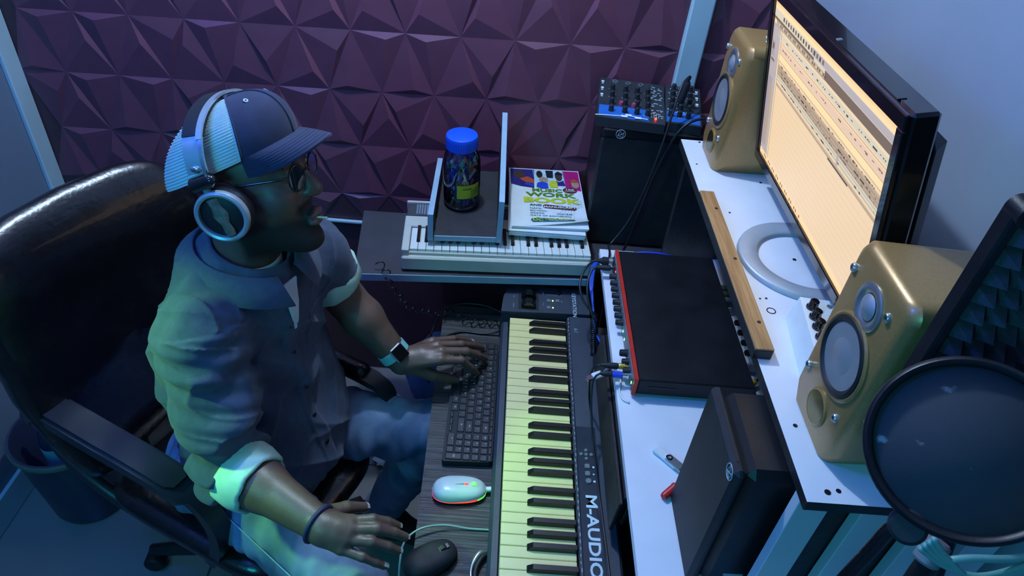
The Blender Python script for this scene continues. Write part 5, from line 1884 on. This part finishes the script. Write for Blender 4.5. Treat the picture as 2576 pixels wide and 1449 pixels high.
# ---- shirt
S = SDF((-.84, -.80, .50), (-.26, .04, 1.24), .0032)
S.ell((-.545, -.318, .92), (.128, .182, .20), RYAW, .03)
S.ell((-.532, -.325, .74), (.142, .188, .17), RYAW, .06)
S.ell((-.52, -.34, .635), (.155, .19, .13), RYAW, .06)
S.cone(shR + A_(.008, .02, .006), shL + A_(.0, -.02, .006), .062, .062, .06)
S.cone(A_(-.530, -.32, 1.085), A_(-.512, -.308, 1.115), .088, .078, .05)
sl1 = elR + (wrR - elR) * .10
S.cone(shR, shR + (elR - shR) * .6, .071, .066, .035)
S.cone(shR + (elR - shR) * .6, elR, .066, .060, .02)
S.cone(elR, sl1, .060, .056, .015)
slL = shL + (elL - shL) * .42
S.cone(shL, slL, .068, .063, .035)
# folds: shallow ripples round the sleeves, soft drag lines on the trunk
X, Y, Z = S.ax[0][:, None, None], S.ax[1][None, :, None], S.ax[2][None, None, :]
ax_ = (elR - shR) / np.linalg.norm(elR - shR)
near = np.abs(S.d) < .02
idx = np.argwhere(near)
pt = S.lo + idx * S.h
rel = pt - shR
ta = rel @ ax_
rad = np.linalg.norm(rel - ta[:, None] * ax_, axis=1)
wR = np.exp(-(np.clip(rad - .075, 0, 1) / .02) ** 2) * ((ta > -.02) & (ta < .36))
e1 = np.cross(ax_, A_(0, 0, 1))
e1 /= np.linalg.norm(e1)
e2 = np.cross(ax_, e1)
ph = np.arctan2(rel @ e2, rel @ e1)
f1 = .0080 * np.sin(ta * 78 + 1.3 * np.sin(ph * 2 + 1) + 2.2 * np.sin(ta * 23)) * (.25 + np.clip(ta / .18, 0, 1.3)) + .0028 * np.sin(ta * 150 + ph * 3)
f2 = .0048 * np.sin(pt[:, 2] * 34 + pt[:, 0] * 40 + pt[:, 1] * 22 + 1.5 * np.sin(pt[:, 2] * 21)) + .0026 * np.sin(pt[:, 0] * 70 - pt[:, 1] * 60 + pt[:, 2] * 12)
rl = (pt - A_(-.53, -.325, 0)) @ LF
rf = (pt - A_(-.53, -.325, 0)) @ FW
f2 = f2 - .0060 * (1 - np.abs(np.sin(pt[:, 2] * 13 + rl * 17 - rf * 9 + 1.1 * np.sin(pt[:, 2] * 19 + rl * 8)))) ** 3 - .0045 * (1 - np.abs(np.sin(pt[:, 2] * 22 - rl * 24 + 1.4 * np.sin(rl * 25)))) ** 4
f1 = f1 - .0050 * (1 - np.abs(np.sin(ta * 30 + 2.0 * ph + 1.2 * np.sin(ta * 44)))) ** 3
sq = lambda x, h_, e_: np.clip((h_ - np.abs(x)) / e_, 0, 1)
pl_ = sq(rl - .003 * np.sin(pt[:, 2] * 30), .019, .003) * (rf > .05) * (pt[:, 2] < 1.10)
pk_ = sq(rl - .088, .036, .003) * sq(pt[:, 2] - .945, .050, .003) * (rf > .03)
pk2 = sq(rl - .088, .036, .003) * sq(pt[:, 2] - .988, .008, .003) * (rf > .03)
yk_ = sq(pt[:, 2] - 1.035 - .05 * np.sign(rf) * 0, .0035, .002) * (rf < .02) * (1 - wR)
S.d[tuple(idx.T)] += (wR * f1 + (1 - wR) * f2 - .0034 * pl_ - .0030 * pk_ - .0020 * pk2 - .0016 * yk_).astype(np.float32)
# openings: sleeve ends, neck, hem
dR = wrR - elR
S.plane(sl1 + A_(0, 0, 0), dR, win=(sl1 - .10, sl1 + .11))
dL = elL - shL
S.plane(slL, dL, win=(slL - .085, slL + .075))
S.plane(A_(-.515, -.31, 1.150), A_(.30, -.02, 1), win=(A_(-.66, -.45, 1.10), A_(-.40, -.19, 1.24)))
S.cone(A_(-.505, -.318, 1.095), H(.0, 0, -.035), .060, .080, .006, 'sub')
S.plane(A_(-.53, -.33, .585), A_(-.10, .06, -1))
P, F = S.mesh()
M['denim_shirt'] = mat('slate_denim', (.032, .054, .104), .75, var=.16, scale=70, bump=.45, bscale=1100, sheen=.15)
M['mint_cuff'] = mat('pale_mint_cuff', (.40, .62, .52), .7, var=.05, scale=60, bump=.15, bscale=700)
M['white_tee'] = mat('white_undershirt', (.55, .60, .62), .8, var=.04, bump=.1, bscale=600)
sh_ = np_obj('shirt', P, F, [M['denim_shirt']], man)
# turned-back cuffs


def cuff(nm, p, d, r0, r1, L):
    d = V(d).normalized()
    q = MB().lathe([(r0 - .008, -.004), (r0, 0), (r0 + .004, .006), ((r0 + r1) / 2 + .005, L * .5), (r1 + .004, L - .006), (r1, L), (r1 - .006, L - .002), (r1 - .010, L * .6), (r0 - .012, 0)], V(p), d, 40, closed=True)
    rg_ = random.Random(3)
    q.v = [tuple(V(v_) + V((.002 * math.sin(v_[2] * 190 + v_[0] * 60), .002 * math.sin(v_[0] * 170), .002 * math.sin(v_[1] * 180)))) for v_ in q.v]
    return q.build(nm, M['mint_cuff'], man, smooth=180)


cuff('sleeve_cuff', sl1 - dR / np.linalg.norm(dR) * .012, dR, .0605, .0565, .060)
cuff('sleeve_cuff', slL - dL / np.linalg.norm(dL) * .012, dL, .068, .063, .048)
# undershirt showing at the neck, collar, placket, buttons, pocket


def on_shirt(f, l, z, out=.0):
    """a point on the shirt's front found by walking in from outside"""
    o_ = np.array(S0) * 0 + A_(-.53, -.325, z) + LF * l
    for t in np.arange(.30, .02, -.002):
        p = o_ + FW * t
        ii = tuple(np.round((p - S.lo) / S.h).astype(int))
        if all(0 <= ii[k] < S.n[k] for k in range(3)) and S.d[ii] < 0:
            return V(p + FW * out)
    return V(o_ + FW * .1)


q = MB()
q.lathe([(.060, -.025), (.063, 0), (.060, .014), (.056, .016)], V((-.508, -.314, 1.112)), V((.16, .03, 1)), 40)
q.f = [f for f in q.f if len(f) == 4]
q.build('undershirt', M['white_tee'], man, smooth=180)
zs = [1.098, 1.085, 1.07, 1.055, 1.04, 1.02, 1.0]
pts = [on_shirt(0, .016 - .002 * i, z, .0005) for i, z in enumerate(zs)]
MB().strip(pts, [V(LF)] * 7, [V(FW)] * 7, [.040, .036, .031, .026, .020, .013, .005], .0035).build('undershirt_front', M['white_tee'], man, smooth=60)
q = MB()
for sgn in (-1, 1):
    ang = [math.radians(a) for a in range(0, 181, 12)]
    base_ = V((-.511, -.314, 1.126))
    n0 = V((.20, .02, 1)).normalized()
    P_ = []
    rows_ = []
    for k, a in enumerate(ang):
        th = YAW + PI - sgn * a * .93
        dr_ = V((math.cos(th), math.sin(th), 0))
        front = (a / PI) ** 2
        fr = max(0, math.cos(th - YAW))
        b0 = base_ + dr_ * (.076 + .012 * front) + V((0, 0, .000 - .030 * front))
        t0 = base_ + dr_ * (.080 + .016 * front) + V((0, 0, .034 - .040 * front))
        f0 = base_ + dr_ * (.116 + .026 * front) + V((0, 0, .006 - .052 * front))
        rows_.append((b0, t0, t0 + dr_ * .003 + V((0, 0, .001)), f0, f0 + V((0, 0, -.003)) - dr_ * .002))
    n5 = 5
    P_ = [p for r_ in rows_ for p in r_]
    F_ = [(i * n5 + j, i * n5 + j + 1, (i + 1) * n5 + j + 1, (i + 1) * n5 + j) for i in range(len(rows_) - 1) for j in range(n5 - 1)]
    q.add(P_, F_)
q.build('collar', M['denim_shirt'], man, smooth=180)
for z in (1.01, .93, .85, .77, .69):
    p = on_shirt(0, .003 * math.sin(z * 30), z, .0004)
    MB().lathe([(0, 0), (.0058, 0), (.0062, .001), (.0055, .0022), (.003, .0016), (0, .0016)], p, V(FW), 16).build('button', M['gloss_black'], man)
# ---- jeans
JN = SDF((-.86, -.92, .02), (-.04, .06, .72), .0042)
hpL, hpR = A_(-.565, -.225, .560), A_(-.615, -.395, .560)
knL, knR = A_(-.165, -.232, .553), A_(-.285, -.655, .555)
anL, anR = A_(-.325, -.165, .095), A_(-.235, -.620, .095)
JN.ell((-.60, -.32, .555), (.155, .185, .105), RYAW, .03)
JN.cone(hpL, knL, .098, .070, .03)
JN.cone(hpR, knR, .098, .070, .03)
JN.cone(knL, anL, .068, .052, .03)
JN.cone(knR, anR, .068, .052, .03)
idx = np.argwhere(np.abs(JN.d) < .02)
pt = JN.lo + idx * JN.h
dk = np.minimum(np.linalg.norm(pt - hpL, axis=1), np.linalg.norm(pt - hpR, axis=1))
JN.d[tuple(idx.T)] += (.0042 * np.sin(pt[:, 0] * 66 + pt[:, 1] * 40 + 2.0 * np.sin(pt[:, 2] * 28)) * (.35 + np.exp(-((pt[:, 2] - .5) / .12) ** 2)) + .0022 * np.sin(pt[:, 0] * 130 - pt[:, 1] * 60 + pt[:, 2] * 60)).astype(np.float32)
P, F = JN.mesh()
m, nt, bs_, N, Lk = _nodes('washed_blue_denim')
tcn = N.new('ShaderNodeTexCoord')
nz = N.new('ShaderNodeTexNoise')
nz.inputs['Scale'].default_value = 7
nz.inputs['Detail'].default_value = 6
Lk.new(tcn.outputs['Object'], nz.inputs['Vector'])
cr = N.new('ShaderNodeValToRGB')
cr.color_ramp.elements[0].position = .35
cr.color_ramp.elements[0].color = (.05, .095, .19, 1)
cr.color_ramp.elements[1].position = .62
cr.color_ramp.elements[1].color = (.20, .30, .43, 1)
Lk.new(nz.outputs['Fac'], cr.inputs[0])
Lk.new(cr.outputs[0], bs_.inputs['Base Color'])
bs_.inputs['Roughness'].default_value = .8
n2 = N.new('ShaderNodeTexNoise')
n2.inputs['Scale'].default_value = 700
Lk.new(tcn.outputs['Object'], n2.inputs['Vector'])
bpn = N.new('ShaderNodeBump')
bpn.inputs['Strength'].default_value = .3
bpn.inputs['Distance'].default_value = .002
Lk.new(n2.outputs['Fac'], bpn.inputs['Height'])
Lk.new(bpn.outputs[0], bs_.inputs['Normal'])
M['jeans'] = m
np_obj('jeans', P, F, [M['jeans']], man)
# outer seam of the near leg
sd = (knR - hpR) / np.linalg.norm(knR - hpR)
sn = np.cross(sd, A_(0, 0, 1))
sn /= np.linalg.norm(sn)
pts = [V(hpR + sd * t + (sn * .80 + A_(0, 0, .58)) * (.098 + (.070 - .098) * t / .42 + .006)) for t in np.linspace(.06, .42, 14)]
MB().tube(pts, .0013, 6).build('seam', mat('pale_stitching', (.30, .42, .52), .7), man, smooth=180)
# shoes
for an, kn in ((anL, knL), (anR, knR)):
    q = SDF(an + A_(-.16, -.20, -.10), an + A_(.22, .14, .06), .005)
    d_ = FW if an is anR else A_(.96, -.28, 0)
    q.cone(an + A_(0, 0, -.045), an + d_ * .13 + A_(0, 0, -.062), .045, .034, .03)
    q.cone(an + A_(0, 0, -.02), an + d_ * .04 + A_(0, 0, -.04), .046, .044, .02)
    q.plane(A_(0, 0, .004), A_(0, 0, -1))
    P, F = q.mesh()
    np_obj('shoe', P, F, [M['soft_black']], man)

# ---- cap (a child of the man) in the head's own frame
cap_ = MB()
CA, CB, CZ = .108, .092, .096
C0 = (-.008, 0, .052)
tilt = .36


def cpt(az, el, off=0.0):
    """az 0 = forehead, positive to his left; el 0 = rim .. 1 = crown button"""
    e = el * PI / 2
    k = math.cos(e) ** .78
    fx = .96 if math.cos(az) > 0 else 1.27
    f = C0[0] + (CA * fx + off) * math.cos(az) * k
    l = (CB + off) * math.sin(az) * k
    u = C0[2] + (CZ + off) * math.sin(e) - .004 * max(0, -math.cos(az)) * (1 - el)
    return hv(f, l, u + f * tilt)


def dome(a0, a1, off, nu=40, nv=18):
    q = MB()
    q.grid(lambda u, v: cpt(a0 + (a1 - a0) * u, v * .999, off), nu, nv)
    q.grid(lambda u, v: cpt(a0 + (a1 - a0) * (1 - u), v * .999, off - .003), nu, nv)
    return q


AS = 1.06
M['navy_cotton'] = mat('navy_cap_cotton', (.011, .018, .052), .85, var=.2, scale=50, bump=.25, bscale=900, sheen=.1)
M['white_mesh'] = mat('white_cap_mesh', (.55, .64, .62), .7, var=.05, scale=30)
m = M['white_mesh']
nt = m.node_tree
wv = nt.nodes.new('ShaderNodeTexWave')
wv.inputs['Scale'].default_value = 85
wv.inputs['Distortion'].default_value = .6
wv.bands_direction = 'Z'
tcn = nt.nodes.new('ShaderNodeTexCoord')
nt.links.new(tcn.outputs['Object'], wv.inputs['Vector'])
bpn = nt.nodes.new('ShaderNodeBump')
bpn.inputs['Strength'].default_value = .06
bpn.inputs['Distance'].default_value = .003
nt.links.new(wv.outputs['Fac'], bpn.inputs['Height'])
nt.links.new(bpn.outputs[0], nt.nodes['Principled BSDF'].inputs['Normal'])
crown = dome(-AS, AS, 0).build('cap', M['navy_cotton'], man, smooth=180)
dome(AS, 2 * PI - AS, -.0008, 56).build('mesh_back', M['white_mesh'], crown, smooth=180)
for a in (-AS, 0, AS):
    q = MB().tube([cpt(a, t * .999, .0006) for t in np.linspace(0, 1, 20)], .0017, 6)
    q.build('seam', M['navy_cotton'], crown, smooth=180)
for j in range(26):
    q = MB().tube([cpt(a, .03 + j * .033, .0002) for a in np.linspace(AS + .05, 2 * PI - AS - .05, 40)], .0006, 5)
    q.build('mesh_rib', M['white_mesh'], crown, smooth=180)
MB().ell(cpt(0, 1, .001), (.007, .007, .004), 14, 8).build('top_button', M['navy_cotton'], crown)
for a in (-.62, .62):
    q = MB().lathe([(.0018, 0), (.004, 0), (.004, .0012), (.0018, .0012)], cpt(a, .62, .0), (cpt(a, .62, .01) - cpt(a, .62, 0)), 14, closed=True)
    q.build('eyelet', M['dim_print'], crown)
q = MB()
BA = 1.08


def brim(u, v, dz=0.0):
    a = -BA + 2 * BA * u
    r_ = cpt(a, .0, .001)
    ext = .058 * (max(0, 1 - (abs(a) / BA) ** 2.6)) ** .5
    lr = (np.array(r_) - HC) @ HR / HS
    f = lr[0] + ext * v
    l = lr[1] * (1 - .10 * v)
    drop = -.004 * v - .90 * (l * l) * v * 3.4
    return hv(f, l, lr[2] + drop + tilt * .25 * ext * v - .008 * v * v + dz)


q.grid(lambda u, v: brim(u, v, .0022), 44, 10)
q.grid(lambda u, v: brim(1 - u, v, -.0012), 44, 10)
q.grid(lambda u, v: brim(u, 1, .0022 - .0034 * v), 44, 1)
q.build('brim', M['navy_cotton'], crown, smooth=180)
for k in range(6):
    q = MB().tube([brim(u, .30 + k * .115, .0026) for u in np.linspace(.06, .94, 36)], .0004, 4)
    q.build('stitch_line', mat('navy_thread', (.05, .065, .12), .8), crown, smooth=180)

# ---- things he wears, each a thing of its own
M['glass_lens'] = clear('clear_lens', (.9, .95, .97), .03, .35)
gl = thing('eyeglasses', 'round black rimmed eyeglasses on the face of the man', 'glasses', tuple(H(.095, 0, .02)))
for s_ in (-1, 1):
    c_ = lambda a: hv(.1045 - .006 * abs(math.cos(a) * .022 + .033) / .055, s_ * (.0325 + .0225 * math.cos(a)), .022 + .0215 * math.sin(a))
    pts = [c_(2 * PI * i / 36) for i in range(36)]
    MB().tube(pts, .0016, 7, closed=True).build('rim', M['gloss_black'], gl, smooth=180)
    q = MB()
    q.add([hv(.1015, s_ * .0325, .022)] + pts, [(0, 1 + i, 1 + (i + 1) % 36) for i in range(36)])
    q.build('lens', M['glass_lens'], gl, smooth=180)
    MB().tube(spline([hv(.0985, s_ * .0555, .030), hv(.088, s_ * .068, .031), hv(.05, s_ * .077, .028), hv(.01, s_ * .082, .022), hv(-.012, s_ * .081, .008)], 6), .0019, 7).build('temple_arm', M['gloss_black'], gl, smooth=180)
MB().tube(spline([hv(.1045, -.0105, .026), hv(.110, 0, .030), hv(.1045, .0105, .026)], 6), .0015, 7).build('bridge', M['gloss_black'], gl, smooth=180)

M['hp_silver'] = mat('silver_headphone_plastic', (.46, .52, .55), .28, .5, var=.05)
M['hp_bronze'] = mat('weathered_cup_plate', (.28, .26, .18), .35, .6, var=.45, scale=60)
hp_ = thing('headphones', 'silver and black over-ear headphones worn over the cap', 'headphones', tuple(H(0, 0, .05)))
tl = -.24                                                       # band leans back
for s_ in (-1, 1):
    c_ = hv(.004, s_ * .108, -.012)
    ax = hd(.10, s_ * 1, -.06)
    MB().lathe([(.020, -.026), (.040, -.026), (.0455, -.020), (.0455, -.010), (.041, -.004), (.0, -.004)], c_, ax, 40).build('ear_pad', M['soft_black'], hp_)
    MB().lathe([(.0385, -.004), (.0435, -.004), (.0450, .001), (.0440, .007), (.0405, .0095), (.0365, .008), (.0355, .002)], c_, ax, 44, closed=True).build('cup_ring', M['hp_silver'], hp_)
    MB().lathe([(.0360, .001), (.033, .003), (.018, .0055), (0, .006)], c_, ax, 36).build('cup_face', M['rubber'], hp_)
    q = MB()
    eu, ef = hd(-.30, 0, .95), hd(.95, 0, .30)
    out = ax.normalized()
    prof = [(-.033, .008), (-.024, .010), (-.012, .008), (-.004, .012), (.004, .0155), (.012, .012), (.020, .0095), (.033, .0115)]
    P_, n_ = [], len(prof)
    for t, w_ in prof:
        c2 = c_ + eu * t + out * .0055
        P_ += [c2 - ef * w_, c2 + ef * w_, c2 + ef * w_ * .6 + out * .0045, c2 - ef * w_ * .6 + out * .0045]
    F_ = [(i * 4 + k, i * 4 + (k + 1) % 4, i * 4 + 4 + (k + 1) % 4, i * 4 + 4 + k) for i in range(n_ - 1) for k in range(4)] + [(3, 2, 1, 0), tuple(4 * n_ - 4 + k for k in range(4))]
    q.add(P_, F_)
    q.build('cup_plate', M['hp_bronze'], hp_, smooth=35)
    # hinge and slider
    hz = hv(-.014, s_ * .110, .043)
    MB().tube([c_ + eu * .040 + out * .003, hz], .0065, 10).build('yoke', M['grey_plastic'], hp_)
    MB().cyl(hz - ef * .020, hz + ef * .020, .0125, n=18, bev=.003).build('hinge', M['gloss_black'], hp_)
    MB().ell(hz + ef * .019 + out * .004, (.009, .009, .009), 14, 10).build('hinge_ball', M['gloss_black'], hp_)


def band(t):
    """t -1 (right ear) .. 1 (left ear)"""
    a = t * PI / 2 * 1.02
    return (-.012 + tl * (.055 + .125 * math.cos(a)) * .30, .106 * math.sin(a), .052 + .092 * math.cos(a) ** .85)


def band_part(nm, t0, t1, wd, th, m_, off, par):
    n_ = 26
    pts, nr, wdv = [], [], []
    for i in range(n_):
        t = t0 + (t1 - t0) * i / (n_ - 1)
        b0 = band(t)
        o_ = hd(0, b0[1] / .106, max(.02, (b0[2] - .045) / .092)).normalized()
        pts.append(hv(*b0) + o_ * off)
        nr.append(o_)
        wdv.append(hd(1, 0, -tl * .5))
    return MB().strip(pts, wdv, nr, wd, th).build(nm, m_, par, smooth=50)


band_part('head_pad', -.62, .62, .034, .0095, M['soft_black'], -.001, hp_)
q = band_part('head_band', -.66, .66, .010, .0045, M['hp_silver'], .0065, hp_)
q.location += hd(.0135, 0, 0)
for s_ in (-1, 1):
    band_part('slider', s_ * .52, s_ * .96, .033, .0055, M['hp_silver'], .001, hp_)
    q = band_part('slider_edge', s_ * .50, s_ * .98, .006, .003, M['chrome'], .0068, hp_)
    q.location += hd(.0155, 0, 0)
p_ = band(-.96)
q = MB().ell(hv(p_[0], p_[1] - .006, p_[2] + .008), (.010, .004, .006), 14, 8)
q.build('slider_stop', M['chrome'], hp_)

wt = thing('smartwatch', 'black watch with pale turquoise strap on the left wrist of the man', 'watch', tuple(wrL))
wd_ = V(wrL - elL).normalized()
wc = V(wrL) - wd_ * .030
wu = (V((0, .10, 1)) - wd_ * wd_.z)
wu = (wu - wd_ * wu.dot(wd_)).normalized()
ws = wd_.cross(wu)
q = MB()
n_ = 40
pts = [wc + wu * (.0335 * math.cos(2 * PI * i / n_)) + ws * (.0345 * math.sin(2 * PI * i / n_)) for i in range(n_)]
P_ = []
for i in range(n_):
    o_ = (pts[i] - wc).normalized()
    P_ += [pts[i] - wd_ * .011, pts[i] + wd_ * .011, pts[i] + wd_ * .011 + o_ * .0022, pts[i] - wd_ * .011 + o_ * .0022]
q.add(P_, [(i * 4 + k, i * 4 + (k + 1) % 4, ((i + 1) % n_) * 4 + (k + 1) % 4, ((i + 1) % n_) * 4 + k) for i in range(n_) for k in range(4)])
q.build('strap', mat('turquoise_watch_strap', (.22, .55, .56), .5, var=.05), wt, smooth=40)
fo = (wu * .8 + ws * .6).normalized()
R3 = Matrix((wd_, fo.cross(wd_), fo)).transposed()
MB().box(wc + fo * .0385, (.038, .034, .0105), .004, rot=R3).build('watch_case', M['silver'], wt, smooth=30)
MB().box(wc + fo * .0440, (.034, .030, .002), .0008, rot=R3).build('watch_face', M['gloss_black'], wt, smooth=0)
bdir = V(wrR - elR).normalized()
q = MB()
u2, v2, _ = MB.frame(bdir)
bc = V(wrR) - bdir * .012
q.tube([bc + u2 * (.0335 * math.cos(2 * PI * i / 30)) + v2 * (.0335 * math.sin(2 * PI * i / 30)) for i in range(30)], .0042, 8, closed=True)
tag(q.build('wristband', mat('navy_wristband', (.015, .02, .07), .6), smooth=180), 'thin navy band round the right wrist of the man', 'wristband')
# stick between his lips
q = MB().tube([hv(.108, -.006, -.0575), hv(.128, -.008, -.0585)], .0022, 8)
tag(q.build('lolly_stick', mat('pale_stick', (.55, .65, .35), .5), smooth=60), 'short pale stick held between the lips of the man', 'stick')

# ================================================================ lettering to plain meshes
dg = bpy.context.evaluated_depsgraph_get()
dg.update()
for o in [o for o in SC.objects if o.type == 'FONT']:
    me = bpy.data.meshes.new_from_object(o.evaluated_get(dg))
    nm = o.name.split('.')[0]
    n = bpy.data.objects.new(nm, me)
    COL.objects.link(n)
    n.parent = o.parent
    n.location, n.rotation_euler, n.scale = o.location, o.rotation_euler, o.scale
    bpy.data.objects.remove(o)
